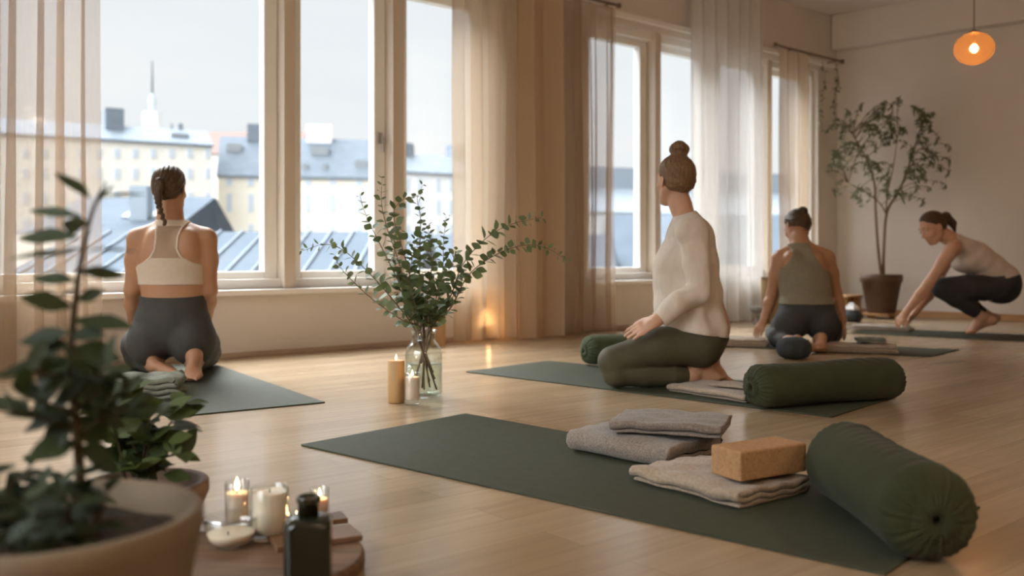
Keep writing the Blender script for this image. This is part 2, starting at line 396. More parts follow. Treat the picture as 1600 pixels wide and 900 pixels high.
# back wall with the plant, its boxed beam, the two walls behind the camera
L = (P2-CR).length
struct(MB().box(-.0, 0, -.1, L+.3, .2, ZC+.15).build('wall_right', wall_m, loc=CR, rz=RROT))
struct(MB().box(0, -.14, 2.74, L, -.001, ZC-.001).build('trim_1', wall_m, loc=CR, rz=RROT, bevel=.004))
struct(MB().box(.0, -.016, 0, L, -.0005, .062).build('baseboard_right', wood_base_m, loc=CR, rz=RROT, bevel=.004))
struct(MB().box(S0, -.014, 0, S1, -.0005, .03).build('baseboard_left', mat('baseboard_cream', (.50, .38, .28), rough=.6), loc=WA, rz=WROT, bevel=.003))
struct(MB().quadprism([P2, P3, P3+Vector((.15, -.15, 0)), P2+Vector((.2, -.1, 0))], -.1, ZC+.15).build('wall_back', wall_m))
# near end wall; its unseen tall window is added to let daylight in
ed = (P3-P0); LN = ed.length; er = math.atan2(ed.y, ed.x)
fw = MB(); fw.box(0, -.2, -.1, LN, 0, .3); fw.box(0, -.2, 2.6, LN, 0, ZC+.15); fw.box(0, -.2, .3, 1.0, 0, 2.6); fw.box(4.6, -.2, .3, LN, 0, 2.6)
struct(fw.build('wall_front', wall_m, loc=P0, rz=er))
wf = bpy.data.objects.new('window_4_added', None); C.objects.link(wf); wf.location = P0; wf.rotation_euler = (0, 0, er); wf['kind'] = 'structure'
g = MB(); 
for a in (1.0, 2.17, 3.36, 4.54): g.box(a, -.14, .3, a+.06, -.06, 2.6)
g.box(1, -.14, .3, 4.6, -.06, .36); g.box(1, -.14, 2.54, 4.6, -.06, 2.6); g.build('frame', white_m, wf)
for a in (1.06, 2.23, 3.42): MB().box(a, -.102, .36, a+1.12, -.098, 2.54).build('pane', glass_m, wf)

# ================================================================ curtains and their rods
lin = (.52, .40, .285)
sheer_m = cloth_sheer('sheer_linen', lin, .50, .16)
sheer2_m = cloth_sheer('sheer_linen_light', (.66, .54, .41), .84, .24)
heavy_m = cloth_sheer('heavy_linen', (.62, .47, .32), .96, .35)
voile_m = cloth_sheer('white_voile', (.80, .79, .77), .76, .20)
def curtain(name, s0, s1, ztop, off, m, pleat, amp, label, fold=.0, seed=1, gather=.0, nz=26, lean=0.0):
    """sheet hung along the wall; deep pleats fold over themselves so the layers overlap"""
    rd = random.Random(seed); n = int((s1-s0)/pleat); ph = []
    u = 0
    N = max(40, int((s1-s0)/.006)); vs = []; fs = []
    jit = [rd.uniform(.55, 1.35) for _ in range(n+3)]; sh = [rd.uniform(-.3, .3) for _ in range(n+3)]
    for iz in range(nz+1):
        z = ztop+(0.012-ztop)*iz/nz; q = iz/nz
        for ix in range(N+1):
            x = ix/N*(s1-s0); k = x/pleat; i = int(k); fr = k-i
            A = jit[i]*(1-fr)+jit[i+1]*fr; B = sh[i]*(1-fr)+sh[i+1]*fr
            wob = .25*math.sin(3.1*q+1.7*i)*q
            p = 2*PI*(k+B*.35+wob*.2)
            yy = amp*A*math.sin(p)*(.55+.45*q)+.010*math.sin(q*5+k*1.3)
            xx = x+fold*pleat*A*math.sin(2*p+.6)*(.7+.3*q)+gather*(x-(s1-s0)/2)*(-.5)*(1-abs(2*q-1))
            vs.append((xx+lean*q, yy, z))
    for iz in range(nz):
        for ix in range(N):
            a = iz*(N+1)+ix; fs.append((a, a+1, a+N+2, a+N+1))
    b = MB(); b.add(vs, fs); o = b.build(name, m, smooth=True, loc=Wp(s0, off), rz=WROT)
    return tag(o, label, 'curtain')
ZR = 2.60; OFF = .13
curtain('curtain', s_px(-230, OFF), s_px(151, OFF), 2.572, OFF, sheer_m, .21, .05, 'sheer beige linen curtain at the left window behind the woman in the cream sports bra', fold=.24, seed=3)
curtain('curtain', s_px(706, OFF), s_px(815, OFF), 2.572, OFF, sheer2_m, .15, .028, 'wide pale linen curtain with an orange candle glow near its hem', fold=.10, seed=11)
curtain('curtain', s_px(808, OFF+.105), s_px(880, OFF+.105), 2.70, OFF+.105, heavy_m, .24, .032, 'dense brown linen curtain hanging between two sheer linen curtains', fold=.08, seed=5)
curtain('curtain', s_px(878, OFF), s_px(962, OFF), 2.572, OFF, sheer_m, .17, .038, 'sheer linen curtain with bunched folds, edging the window beside the bun-haired woman', fold=.24, seed=8)
curtain('curtain', s_px(1080, OFF), s_px(1192, OFF), ZC-.02, OFF, voile_m, .17, .034, 'white voile curtain hung from the ceiling behind the bun-haired woman', fold=.12, seed=21)
curtain('curtain', s_px(1218, OFF), s_px(1264, OFF), 2.572, OFF, sheer2_m, .16, .035, 'narrow beige curtain at the far end of the window wall near the corner', fold=.1, seed=14)
rod_m = mat('dark_bronze', (.22, .15, .10), rough=.4, metal=.6)
def rod(s0, s1, label):
    r = empty('curtain_rod', Wp(s0, OFF, ZR), label, 'curtain rod', 'curtain rods on the window wall', WROT)
    MB().tube([(0, 0, 0), (s1-s0, 0, 0)], .011, 10).build('pole', rod_m, r, smooth=True)
    for x in (-.005, s1-s0+.005): MB().lathe([(0, -.024), (.018, -.018), (.025, 0), (.018, .018), (0, .024)], 16, (x, 0, 0)).build('finial', rod_m, r, smooth=True)
    for x in (.25, (s1-s0)/2, s1-s0-.12):
        MB().tube([(x, 0, -.013), (x, OFF*.5, -.013), (x, OFF-.002, -.013)], .007, 8).build('bracket', rod_m, r)
    return r
rod(s_px(-330, OFF), 1.98, 'bronze curtain rod above the left window, carrying the long linen curtains')
rod(2.06, s_px(966, OFF), 'short bronze curtain rod carrying the sheer linen curtain beside the far window')
rod(s_px(1212, OFF), s_px(1322, OFF)-.08, 'thin bronze curtain rod carrying the narrow beige curtain, ending in a finial at the corner')
struct(MB().box(S0, -.035, 2.555, S1-.005, -.0005, 2.60).build('trim_2', white_m, loc=WA, rz=WROT, bevel=.004))
tr = MB().box(0, -.015, -.018, s_px(1198, OFF)-s_px(1074, OFF), .015, 0).build('curtain_track', white_m, loc=Wp(s_px(1074, OFF), OFF, ZC-.001), rz=WROT)
tag(tr, 'white ceiling track above the white voile curtain', 'curtain track')

# ================================================================ city outside the panes
fac = [mat('facade_cream', (.76, .72, .645), (.79, .75, .68), rough=.9, scale=.3), mat('facade_yellow', (.77, .72, .61), (.80, .75, .65), rough=.9, scale=.3), mat('facade_white', (.74, .75, .76), rough=.9)]
slate = mat('slate_roof', (.15, .18, .215), (.185, .215, .25), rough=.9, scale=.5, stretch=(1, 1, 3), spec=.2); slate2 = mat('zinc_roof', (.070, .088, .110), (.085, .104, .128), rough=.9, scale=.3, spec=.05)
red_roof = mat('tile_roof', (.22, .15, .135), rough=.9); win_m = mat('far_window_glass', (.52, .58, .64), rough=.25); shade_m = mat('awning_green', (.30, .38, .36), rough=.8)
light_roof = mat('pale_roof_light', (.26, .28, .30), rough=.7)
def facade_pt(pa, Ya, pb, Yb, px):
    """point on a facade line running from column pa at depth Ya to column pb at depth Yb"""
    A = Vector(((pa-800)/F*Ya, Ya)); B = Vector(((pb-800)/F*Yb, Yb)); t = (px-800)/F; d = B-A
    k = (t*A.y-A.x)/(d.x-t*d.y); return A+d*k
def building(label, pa, Ya, pb, Yb, eave, ridge, wins, fm, rm, depth=9, roof_in=5, extra=None, rows=()):
    A = facade_pt(pa, Ya, pb, Yb, pa); B = facade_pt(pa, Ya, pb, Yb, pb); L = (B-A).length; rz = math.atan2(B.y-A.y, B.x-A.x)
    z = lambda py, Y: HC-(py-HY)/F*Y
    ze, zr = z(eave, Ya), z(ridge, Ya+roof_in); zb = -18.0
    r = empty('building', (A.x, A.y, zb), label, 'building', 'houses across the street', rz)
    MB().box(0, 0, 0, L, depth, ze-zb).build('wall', fm, r)
    b = MB(); e = .5; h0, h1 = ze-zb, zr-zb
    b.add([(-.2,-e,h0),(L+.2,-e,h0),(L+.2,depth,h0),(-.2,depth,h0),(-.2,roof_in,h1),(L+.2,roof_in,h1),(L+.2,depth-1,h1),(-.2,depth-1,h1)],
          [(0,1,5,4),(1,2,6,5),(2,3,7,6),(3,0,4,7),(4,5,6,7),(3,2,1,0)]); b.box(-.2, -e, h0-.35, L+.2, .1, h0-.002)
    b.build('roof', rm, r)
    for px in wins:
        P = facade_pt(pa, Ya, pb, Yb, px); x = (P-A).length
        for py0, py1, wpx in rows:
            z0, z1 = z(py1, P.y)-zb, z(py0, P.y)-zb; hw = wpx/F*P.y/2
            f = MB().box(x-hw, -.12, z0, x+hw, .05, z1).build('window', fac[2], r)
            MB().box(x-hw*.8, -.16, z0+.12, x+hw*.8, -.10, z1-.12).build('pane', win_m, f)
    if extra: extra(r, A, rz, L, ze-zb, zr-zb, zb)
    return r
def roofbox(r, x0, x1, y0, y1, z0, z1, name, m): return MB().box(x0, y0, z0, x1, y1, z1).build(name, m, r)
def ex1(r, A, rz, L, ze, zr, zb):
    k = L/(330+20)
    roofbox(r, 178*k, 208*k, 3, 8, ze, zr+2.7, 'chimney', slate)
    roofbox(r, 290*k, 292.5*k, 5.2, 6.2, zr-1, zr+1.0, 'vent_pipe', slate); roofbox(r, 303*k, 310*k, 5.2, 6.4, zr-1, zr+1.1, 'chimney', slate)
    b = MB(); d = (zr-ze)/5.5; b.box(284*k, 1.6, ze+d*2.1+.1, 314*k, 2.6, ze+d*3.1+.25); b.build('roof_light', light_roof, r)
building('long cream house with a slate roof, beyond the left pane behind the braided woman', -20, 146, 331, 163, 206.5, 184, [40+28.5*i for i in range(11)], fac[0], slate, extra=ex1,
         rows=[(232, 247, 9), (262, 280, 9), (300, 318, 9), (340, 360, 9), (385, 405, 9)])
def ex2(r, A, rz, L, ze, zr, zb):
    roofbox(r, .16*L, .28*L, 5, 9, zr-1, zr+2.4, 'chimney', slate)
    roofbox(r, .52*L, .68*L, 5, 10, zr-1, zr+2.6, 'penthouse', fac[2])
    d = (zr-ze)/5.5
    for a, b_, u in ((.04, .13, 3.2), (.32, .40, 2.0), (.55, .66, 3.0), (.50, .53, .6), (.62, .65, .6), (.82, .9, 1.2)):
        MB().box(a*L, u, ze+d*u+.1, b_*L, u+1.0, ze+d*(u+1)+.25).build('roof_light', light_roof, r)
    roofbox(r, .50*L, .53*L, -1.6, 0, 14, 15.4, 'balcony', shade_m); roofbox(r, .56*L, .70*L, -1.6, 0, 13, 14.2, 'balcony', shade_m)
building('pale yellow house with a deep slate mansard roof, seen around the window post', 340, 170, 600, 176, 274, 213, [358, 392, 425, 455, 481, 520, 561, 590], fac[1], slate, roof_in=6, extra=ex2,
         rows=[(278, 291, 11), (302, 332, 9), (350, 372, 9), (390, 408, 9)])
building('red tiled house behind the mansard-roofed house', 505, 205, 640, 205, 252, 226, [], fac[0], red_roof)
building('plain grey-roofed house behind the gap left of the window post', 318, 225, 470, 225, 240, 206, [], fac[0], red_roof)
def ex3(r, A, rz, L, ze, zr, zb):
    roofbox(r, .1*L, .2*L, 4, 7, zr-1, zr+2, 'chimney', slate); roofbox(r, .72*L, .95*L, 4, 8, zr-1, zr+2.4, 'chimney', slate)
building('white house with a grey roof, right of the second window post', 634, 173, 760, 182, 268, 240, [632, 655, 684, 705, 730], fac[2], slate, extra=ex3, rows=[(278, 300, 9), (312, 336, 9), (350, 372, 9)])
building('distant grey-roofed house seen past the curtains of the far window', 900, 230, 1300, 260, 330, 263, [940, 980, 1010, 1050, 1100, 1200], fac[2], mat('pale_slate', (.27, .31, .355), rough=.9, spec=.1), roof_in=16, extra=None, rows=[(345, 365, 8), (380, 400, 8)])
# church tower on the skyline
t = at(238, 188, 230); r = empty('church_tower', (t.x, t.y, -18), 'slim church tower with a needle spire on the skyline', 'tower')
H0 = t.z+18; u = 230/F
MB().box(-11*u, -11*u, 0, 11*u, 11*u, H0+12*u).build('base', fac[2], r)
MB().lathe([(5*u, H0+12*u), (5*u, H0+26*u), (6.5*u, H0+27*u), (4.5*u, H0+34*u), (2.2*u, H0+42*u)], 12).build('belfry', mat('verdigris', (.45, .56, .56), rough=.7), r)
MB().lathe([(1.7*u, H0+40*u), (.8*u, H0+92*u), (0, H0+93*u)], 8).build('spire', slate2, r)
# nearer roofs below eye level
def near_roof(label, pa, ya, pb, yb, Y0, py0, py1, Y1, m, seams=0, lights=(), ridge_h=0):
    """lean roof plane rising from the near eave (row py1, depth Y0) to the far ridge (row py0, depth Y1)"""
    a0, b0 = at(pa, py1, Y0), at(pb, py1, Y0); a1, b1 = at(pa, py0, Y1), at(pb, py0, Y1)
    a1.x = a0.x; b1.x = b0.x+(b1.x-b0.x)*0
    r = empty('roof_building', (a0.x, a0.y, -18), label, 'building'); o = Vector((a0.x, a0.y, -18)); P = [p-o for p in (a0, b0, b1, a1)]
    MB().quadprism([(P[0].x,P[0].y),(P[1].x,P[1].y),(P[1].x,P[2].y+6),(P[0].x,P[2].y+6)], 0, P[0].z-.02).build('wall', fac[0], r)
    b = MB(); back = [Vector((p.x, P[2].y+6, P[0].z)) for p in (P[2], P[3])]
    b.add(P+back, [(0,1,2,3),(3,2,4,5),(0,3,5),(1,4,2),(0,5,4,1)]); b.build('roof', m, r)
    for i in range(seams):
        x = P[0].x+(P[1].x-P[0].x)*(i+.5)/seams; q = P[0].lerp(P[3], 0); lo = Vector((x, P[0].y, P[0].z+.05)); hi = Vector((x, P[3].y, P[3].z+.05))
        MB().tube([lo, hi], .05, 4).build('roof_seam', slate, r)
    for k in lights:
        x = P[0].x+(P[1].x-P[0].x)*k; c = Vector((x, P[0].y, P[0].z)).lerp(Vector((x, P[3].y, P[3].z)), .45); v = (Vector((0, P[3].y-P[0].y, P[3].z-P[0].z))).normalized()
        b = MB(); n = Vector((0, -v.z, v.y)); e = []
        for sx_, sv in ((-.45,-.7),(.45,-.7),(.45,.7),(-.45,.7)): e.append(c+Vector((sx_,0,0))+v*sv)
        b.add([p+n*.02 for p in e]+[p+n*.16 for p in e], [(0,1,2,3),(4,5,6,7),(0,1,5,4),(1,2,6,5),(2,3,7,6),(3,0,4,7)]); b.build('skylight', light_roof, r)
    return r
near_roof('blue grey roof with three skylights, lower left behind the braided woman', 20, 0, 262, 0, 62, 308, 366, 72, slate2, lights=(.59, .74, .88))
near_roof('low standing-seam zinc roof below the left and middle panes', -60, 0, 640, 0, 30, 362, 470, 38, slate2, seams=16)
near_roof('flat grey roof low behind the eucalyptus', 440, 0, 980, 0, 55, 366, 480, 66, slate2)
near_roof('blue grey roof low beyond the far window', 985, 0, 1330, 0, 60, 335, 480, 75, slate2)
ch = at(221, 312, 66); c_ = MB().box(-.62, -.6, -3, .62, .6, .95).build('chimney_stack', mat('dark_slate', (.26, .31, .36), rough=.7), loc=ch); tag(c_, 'dark chimney stack rising from the skylight roof, left of the braid', 'chimney')
gr = MB().box(-300, 0, -18.4, 300, 420, -18).build('street_ground', mat('street', (.09, .09, .09), rough=.95), loc=(0, 16, 0)); struct(gr)
# ================================================================ mats
mat_top = mat('mat_rubber', (.046, .051, .031), (.053, .058, .037), rough=.72, scale=30, bump=.2, bump_scale=700, bump_dist=.0006, spec=.25)
MT = .006
def yoga_mat(corners, label):
    o = MB().quadprism([(c[0], c[1]) for c in corners], .0005, MT).build('yoga_mat', mat_top, bevel=.002)
    return tag(o, label, 'yoga mat', 'yoga mats')
yoga_mat([fl(470,697), fl(1384,901), fl(1532,795), fl(728,648)], 'dark green yoga mat in the foreground holding the cork block, grey blankets and green bolster')
a, b, c = fl(728,582), fl(1300,653), fl(1400,621)
yoga_mat([a, b, c, a+(c-b)], 'green yoga mat under the kneeling woman with the hair bun')
c0 = fl(508,630); d1 = Vector((-.551, .835, 0)); d2 = Vector((-.822, -.569, 0))
yoga_mat([c0, c0+d1*1.68, c0+d1*1.68+d2*.62, c0+d2*.62], 'green yoga mat under the kneeling woman in the cream sports bra')
c0, c1 = fl(1454,558), fl(1499,547); d1 = Vector((-.87, .493, 0))
yoga_mat([c0, c1, c1+d1*1.75, c0+d1*1.75], 'green yoga mat under the woman in the olive tank top')
c0 = fl(1329,521); d1 = Vector((.807, -.59, 0)); d2 = Vector((.59, .807, 0))
yoga_mat([c0, c0+d1*1.8, c0+d1*1.8+d2*.62, c0+d2*.62], 'green yoga mat under the squatting woman by the back wall')

# ================================================================ bolsters
bol_m = mat('bolster_cotton', (.032, .037, .016), (.039, .045, .020), rough=.85, scale=14, bump=.25, bump_scale=420, bump_dist=.0006, sheen=.05, spec=.2)
bol2_m = mat('bolster_cotton_sage', (.070, .090, .048), (.080, .102, .056), rough=.85, scale=14, bump=.2, bump_scale=400, sheen=.05, spec=.2)
hole_m = mat('bolster_hole_shade', (.012, .016, .010), rough=.9)  # near-black disc, the shade inside the end hole put into its colour
def bolster(center, axis, R, L, label, m, seed=1, drop=True):
    """cylinder of cloth whose ends gather into a small tied hole"""
    rd = random.Random(seed); ax = Vector(axis).normalized(); ang = math.atan2(ax.y, ax.x)
    r = empty('bolster', (center[0], center[1], center[2]), label, 'bolster', 'green yoga bolsters', ang)
    n = 160; ph = [rd.uniform(0, 6.28) for _ in range(6)]
    def wr(x, a, r_, e):
        fold = (.0034*math.sin(27*a+ph[0])+.0024*math.sin(17*a+ph[1])+.0014*math.sin(41*a+ph[2]))*e
        wrk = (.0024*math.sin(88*x+3.2*math.sin(a*2+ph[3])+2.4*math.sin(a+ph[4]))*(.5+.5*math.sin(9*x+2*a+ph[0]))+.0012*math.sin(150*x-5*a+ph[1]))*max(0, math.sin(a+.9))*(1-e)+.0025*math.sin(11*x+2*a+ph[5])
        flat = -.012*max(0, -math.sin(a))**6 if drop else 0
        return r_+fold*min(1, r_/.03)+wrk*(r_/R)+flat*(r_/R)
    h = L/2; prof = []
    for i in range(90): prof.append((-h+.05+(L-.1)*i/89, R, 0.0))
    for i in range(1, 9): t = i/8*PI/2; prof.append((h-.05+.05*math.sin(t)*1.0, R-.045+.045*math.cos(t), t/(PI/2)))
    pre = [(-x, r_, e) for x, r_, e in reversed(prof[90:])]
    def surf(P, name, mm, sm=True):
        vs = []; fs = []
        for x, r_, e in P:
            for k in range(n):
                a = 2*PI*k/n; q = wr(x, a, r_, e); vs.append((x, q*math.cos(a), q*math.sin(a)))
        for i in range(len(P)-1):
            for k in range(n): fs.append((i*n+k, i*n+(k+1)%n, (i+1)*n+(k+1)%n, (i+1)*n+k))
        return MB().add(vs, fs).build(name, mm, r, smooth=sm)
    surf(pre+prof, 'cover', m)
    for sg in (-1, 1):
        E = [(h, R-.045, 1.0)]
        for i in range(1, 11): q = i/10; E.append((h+.012*math.sin(q*2.2)-.006*q*q, (R-.045)*(1-q)+.010*q, 1.0))
        E += [(h-.004, .0085, .6), (h-.030, .0075, .3)]
        surf([(sg*x, r_, e) for x, r_, e in E], 'gathered_end', m)
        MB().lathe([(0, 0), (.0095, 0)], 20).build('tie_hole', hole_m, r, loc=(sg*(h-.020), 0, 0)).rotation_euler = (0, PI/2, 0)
    return r
# foreground bolster: near end low right, far end upper left of it
R1 = .097
p_n, p_f = at(1443, 815, 1.84), at(1324, 725, 2.28)
ax = Vector((p_n.x-p_f.x, p_n.y-p_f.y, 0)); mid = (p_n+p_f)/2
bolster((mid.x, mid.y, R1+MT-.010), ax, R1, .56, 'large dark green bolster in the foreground, its gathered end towards the camera', bol_m, 4)
pa, pb = at(1186, 598, 3.62), at(1388, 592, 3.88); ax = pb-pa; ax.z = 0; mid = (pa+pb)/2
bolster((mid.x, mid.y, .088+MT-.006), ax, .088, ax.length+.07, 'dark green bolster lying across the middle mat behind the bun-haired woman', bol_m, 9)
pa, pb = at(922, 543, 5.05), at(1062, 543, 5.28); ax = pb-pa; ax.z = 0; mid = (pa+pb)/2
bolster((mid.x, mid.y, .084), ax, .084, ax.length+.07, 'lighter green bolster lying half hidden behind the knee of the bun-haired woman', bol2_m, 13)

# ================================================================ folded blankets
def blanket(name_label, center, ang, W, D, layers, t, m, z0, seed=1, side=1, amp=.004, rough_hem=0.0, group='folded wool blankets', cat='folded blanket', skew=0.0):
    """one long sheet folded back and forth; its cross-section is a zig-zag of soft turns, swept along W"""
    rd = random.Random(seed); ph = [rd.uniform(0, 6.28) for _ in range(8)]
    line = []; gap = t*1.10
    for l in range(layers):
        z = t/2+l*gap; jl, jr = rd.uniform(-.010, .010), rd.uniform(-.010, .010)
        xs = [(-D/2+jl)+(D+jr-jl)*i/14 for i in range(15)]
        if (l % 2 == 0) != (side > 0): xs.reverse()
        line += [(x, z) for x in xs]
        if l < layers-1:
            sgn = 1 if line[-1][0] > 0 else -1; xe = line[-1][0]
            for k in range(1, 6): a = -PI/2+PI*k/6; line.append((xe+sgn*gap*.75*math.cos(a), z+gap/2+gap/2*math.sin(a)))
    P = [Vector((x, z)) for x, z in line]; N = len(P); up = []; dn = []
    for i in range(N):
        tg = (P[min(i+1, N-1)]-P[max(i-1, 0)]).normalized(); nn = Vector((-tg.y, tg.x)); k = t*.47*(1 if 0 < i < N-1 else .6)
        up.append(P[i]+nn*k); dn.append(P[i]-nn*k)
    ring = up+[P[-1]+(P[-1]-P[-2]).normalized()*t*.35]+dn[::-1]+[P[0]-(P[1]-P[0]).normalized()*t*.35]
    M = 44; vs = []; fs = []; R = len(ring)
    for j in range(M+1):
        y = -W/2+W*j/M; e = abs(2*j/M-1)
        for q in ring:
            x, z = q.x, q.y
            env = min(1.0, z/(t*.8))
            dz = amp*env*(math.sin(9*x/D*2+ph[0]+5*y/W)+.7*math.sin(13*y/W+ph[1]+3*x/D)+.5*math.sin(23*y/W+7*x/D+ph[2]))*.6
            sag = -.10*t*layers*env*e**4
            xx = x+amp*1.2*math.sin(8*y/W+ph[3]+30*z)+skew*y; yy = y+.008*math.sin(40*z+ph[4])*(2*j/M-1)+rough_hem*math.sin(60*x/D+ph[5])*(e**8)
            vs.append((xx, yy, max(z+dz+sag, .0004)))
    for j in range(M):
        for k in range(R): fs.append((j*R+k, j*R+(k+1)%R, (j+1)*R+(k+1)%R, (j+1)*R+k))
    for j in (0, M):
        for i in range(N-1):
            a, b_ = j*R+i, j*R+i+1; c_, d_ = j*R+(2*N-i-1), j*R+(2*N-i); fs.append((a, b_, c_, d_))
    o = MB().add(vs, fs).build('folded_blanket', m, smooth=True, loc=(center[0], center[1], z0), rz=ang)
    return tag(o, name_label, cat, group)
bl_grey = mat('grey_wool', (.165, .130, .105), (.285, .235, .195), rough=.95, scale=160, bump=.5, bump_scale=260, bump_dist=.0015, weave=90, sheen=.25)
bl_dark = mat('grey_brown_wool', (.140, .110, .090), (.255, .205, .17), rough=.95, scale=170, bump=.5, bump_scale=260, bump_dist=.0015, weave=90, sheen=.25)
bl_beige = mat('beige_wool', (.29, .22, .155), (.42, .33, .24), rough=.95, scale=120, bump=.5, bump_scale=240, bump_dist=.0015, weave=80, sheen=.25)
bl_sage = mat('sage_cotton', (.16, .17, .13), (.20, .21, .165), rough=.9, scale=60, bump=.4, bump_scale=200)
bl_pale = mat('pale_grey_wool', (.36, .32, .27), (.42, .38, .33), rough=.95, scale=80, bump=.4)
def gang(p, q): return math.atan2(q.y-p.y, q.x-p.x)
# front mat: thick grey blanket, thinner one on it, beige one under the cork block
a, b = fl(897,706), fl(1098,745)
g_ang = gang(a, b); dv = Vector((math.cos(g_ang), math.sin(g_ang), 0)); pv = Vector((-dv.y, dv.x, 0))
cB = a+dv*(.180)+pv*.125
blanket('thick grey-brown folded blanket lying on the front mat, under a thinner one', cB, g_ang-PI/2, .36, .235, 2, .033, bl_grey, MT+.0005, seed=2, side=1)
cT = a+dv*(.255)+pv*.150
blanket('thinner grey folded blanket, topmost on the thick one beside the cork block', cT, g_ang-PI/2+.42, .33, .23, 3, .0115, bl_dark, MT+.079, seed=5, side=-1, amp=.0045)
a2, b2 = fl(998,756), fl(1165,802); g2 = gang(a2, b2); d2_ = Vector((math.cos(g2), math.sin(g2), 0)); p2_ = Vector((-d2_.y, d2_.x, 0))
cC = a2+d2_*.165+p2_*.125
blanket('beige folded blanket lying under the cork yoga block', cC, g2-PI/2, .335, .255, 3, .0135, bl_beige, MT+.0005, seed=8, side=-1, amp=.0055)
# middle mat blankets by the feet
a3, b3 = fl(1040,613), fl(1150,631); g3 = gang(a3, b3); d3 = Vector((math.cos(g3), math.sin(g3), 0)); p3 = Vector((-d3.y, d3.x, 0))
cD = a3+d3*.225+p3*.14
blanket('tan folded blanket under the toes of the bun-haired woman, against the middle bolster', cD, g3-PI/2, .42, .26, 3, .0105, bl_beige, MT+.0005, seed=12, side=-1, amp=.0025)
cE = a3+d3*.29+p3*.17
blanket('small tan cloth folded on the tan blanket by the bare toes', cE, g3-PI/2+.35, .23, .16, 1, .009, bl_beige, MT+.041, seed=15, side=-1, amp=.002, cat='folded cloth', rough_hem=.002)
# blankets by the woman in olive
p = fl(1165,543); blanket('brown folded blanket on the floor left of the woman in the olive tank top', (p.x-.01, p.y+.12, 0), -.25, .24, .33, 3, .016, bl_beige, MT+.0005, seed=21, side=1, amp=.004)
p = fl(1356,553); blanket('tan folded blanket on the far mat, right of the woman in the olive tank top', (p.x-.02, p.y+.13, 0), -.30, .24, .42, 3, .014, bl_beige, MT+.0005, seed=24, side=1, amp=.006)
p = fl(1372,552); blanket('small olive cloth folded on the tan blanket on the far mat', (p.x-.02, p.y+.10, 0), -.25, .17, .16, 2, .010, bl_sage, MT+.060, seed=26, side=1, cat='folded cloth')
# folded things under the squatting woman's hands
p = fl(1387,519); blanket('pale grey folded blanket under the hands of the squatting woman', (p.x, p.y+.12, 0), -.58, .24, .40, 3, .013, bl_pale, MT+.0005, seed=31, side=1)
# sage cushions beside the left woman
p = fl(195,630); blanket('sage green folded cloth lying on the mat by the feet of the braided woman', (p.x, p.y+.13, 0), .25, .22, .31, 4, .022, bl_sage, MT+.0005, seed=36, side=1, amp=.009)

# ================================================================ cork block
cork_m = mat('cork', (.36, .195, .085), (.46, .27, .13), rough=.85, scale=120, bump=.4, bump_scale=200, bump_dist=.001)
def cork_detail(m):
    nt = m.node_tree; p = [n for n in nt.nodes if n.type == 'BSDF_PRINCIPLED'][0]; old = p.inputs['Base Color'].links[0].from_socket
    tc = nd(nt, 'TexCoord'); v = nd(nt, 'TexVoronoi', Scale=95.0); nt.links.new(tc.outputs['Object'], v.inputs['Vector'])
    r = nd(nt, 'ValToRGB'); r.color_ramp.elements[0].position = .10; r.color_ramp.elements[1].position = .30
    r.color_ramp.elements[0].color = (.55, .5, .45, 1); r.color_ramp.elements[1].color = (1, 1, 1, 1); nt.links.new(v.outputs['Distance'], r.inputs[0])
    nz = nd(nt, 'TexNoise', Scale=70.0); nt.links.new(tc.outputs['Object'], nz.inputs['Vector'])
    th = nd(nt, 'ValToRGB'); th.color_ramp.elements[0].position = .55; th.color_ramp.elements[1].position = .62; nt.links.new(nz.outputs['Fac'], th.inputs[0])
    mu = nd(nt, 'MixRGB', blend_type='MULTIPLY'); nt.links.new(th.outputs[0], mu.inputs[0]); nt.links.new(old, mu.inputs[1]); nt.links.new(r.outputs[0], mu.inputs[2]); nt.links.new(mu.outputs[0], p.inputs['Base Color'])
cork_detail(cork_m)
ZB = MT+.052
pA, pB, pC = fl(1093,735,ZB), fl(1157,754,ZB), fl(1257,715,ZB)
u_ = (pB-pA).normalized(); v_ = Vector((-u_.y, u_.x, 0)); cw = .105
cc = pB-u_*(cw/2)+v_*.1125
tag(MB().box(-cw/2, -.1125, 0, cw/2, .1125, .073).build('cork_block', cork_m, loc=(cc.x, cc.y, ZB), rz=math.atan2(u_.y, u_.x), bevel=.006), 'tan cork yoga block on the beige folded blanket', 'yoga block')

# ================================================================ vase, candles on the floor
vase_g = glass_mat('clear_glass', (.93, .955, .94), refl=.06)
thin_g = glass_mat('candle_glass', (.97, .97, .96), refl=.09)
water_g = glass_mat('vase_water', (.91, .94, .90), refl=.03, ior=1.33)
wax_m = mat('ivory_wax', (.86, .76, .60), rough=.5, sss=.4); tan_wax = mat('tan_wax', (.42, .25, .105), (.47, .29, .13), rough=.6, scale=10, stretch=(8, 8, 1))
pink_wax = mat('blush_wax', (.86, .72, .59), rough=.5, sss=.4); wick_m = mat('burnt_wick', (.03, .025, .02), rough=.9)
flame_m = emit_mat('candle_flame', (1, .72, .38), 14)
def flame(parent, x, y, z, s=1.0, power=.25):
    MB().tube([(x, y, z-.004*s), (x+.0006, y, z+.006*s)], .0012, 6).build('wick', wick_m, parent)
    MB().lathe([(0, 0), (.0030*s, .003*s), (.0045*s, .0085*s), (.0036*s, .015*s), (.0015*s, .021*s), (0, .026*s)], 16, (x, y, z+.003*s)).build('flame', flame_m, parent, smooth=True)
    if power:
        l = bpy.data.lights.new('candle_light', 'POINT'); l.energy = power; l.color = (1, .55, .22); l.shadow_soft_size = .006
        o = bpy.data.objects.new('candle_light', l); C.objects.link(o); o.parent = parent; o.location = (x, y, z+.018*s)
V = fl(662,620); VS = V.y/F
k = VS
vz = empty('glass_vase', V, 'clear glass bottle vase on the floor holding eucalyptus branches', 'vase')
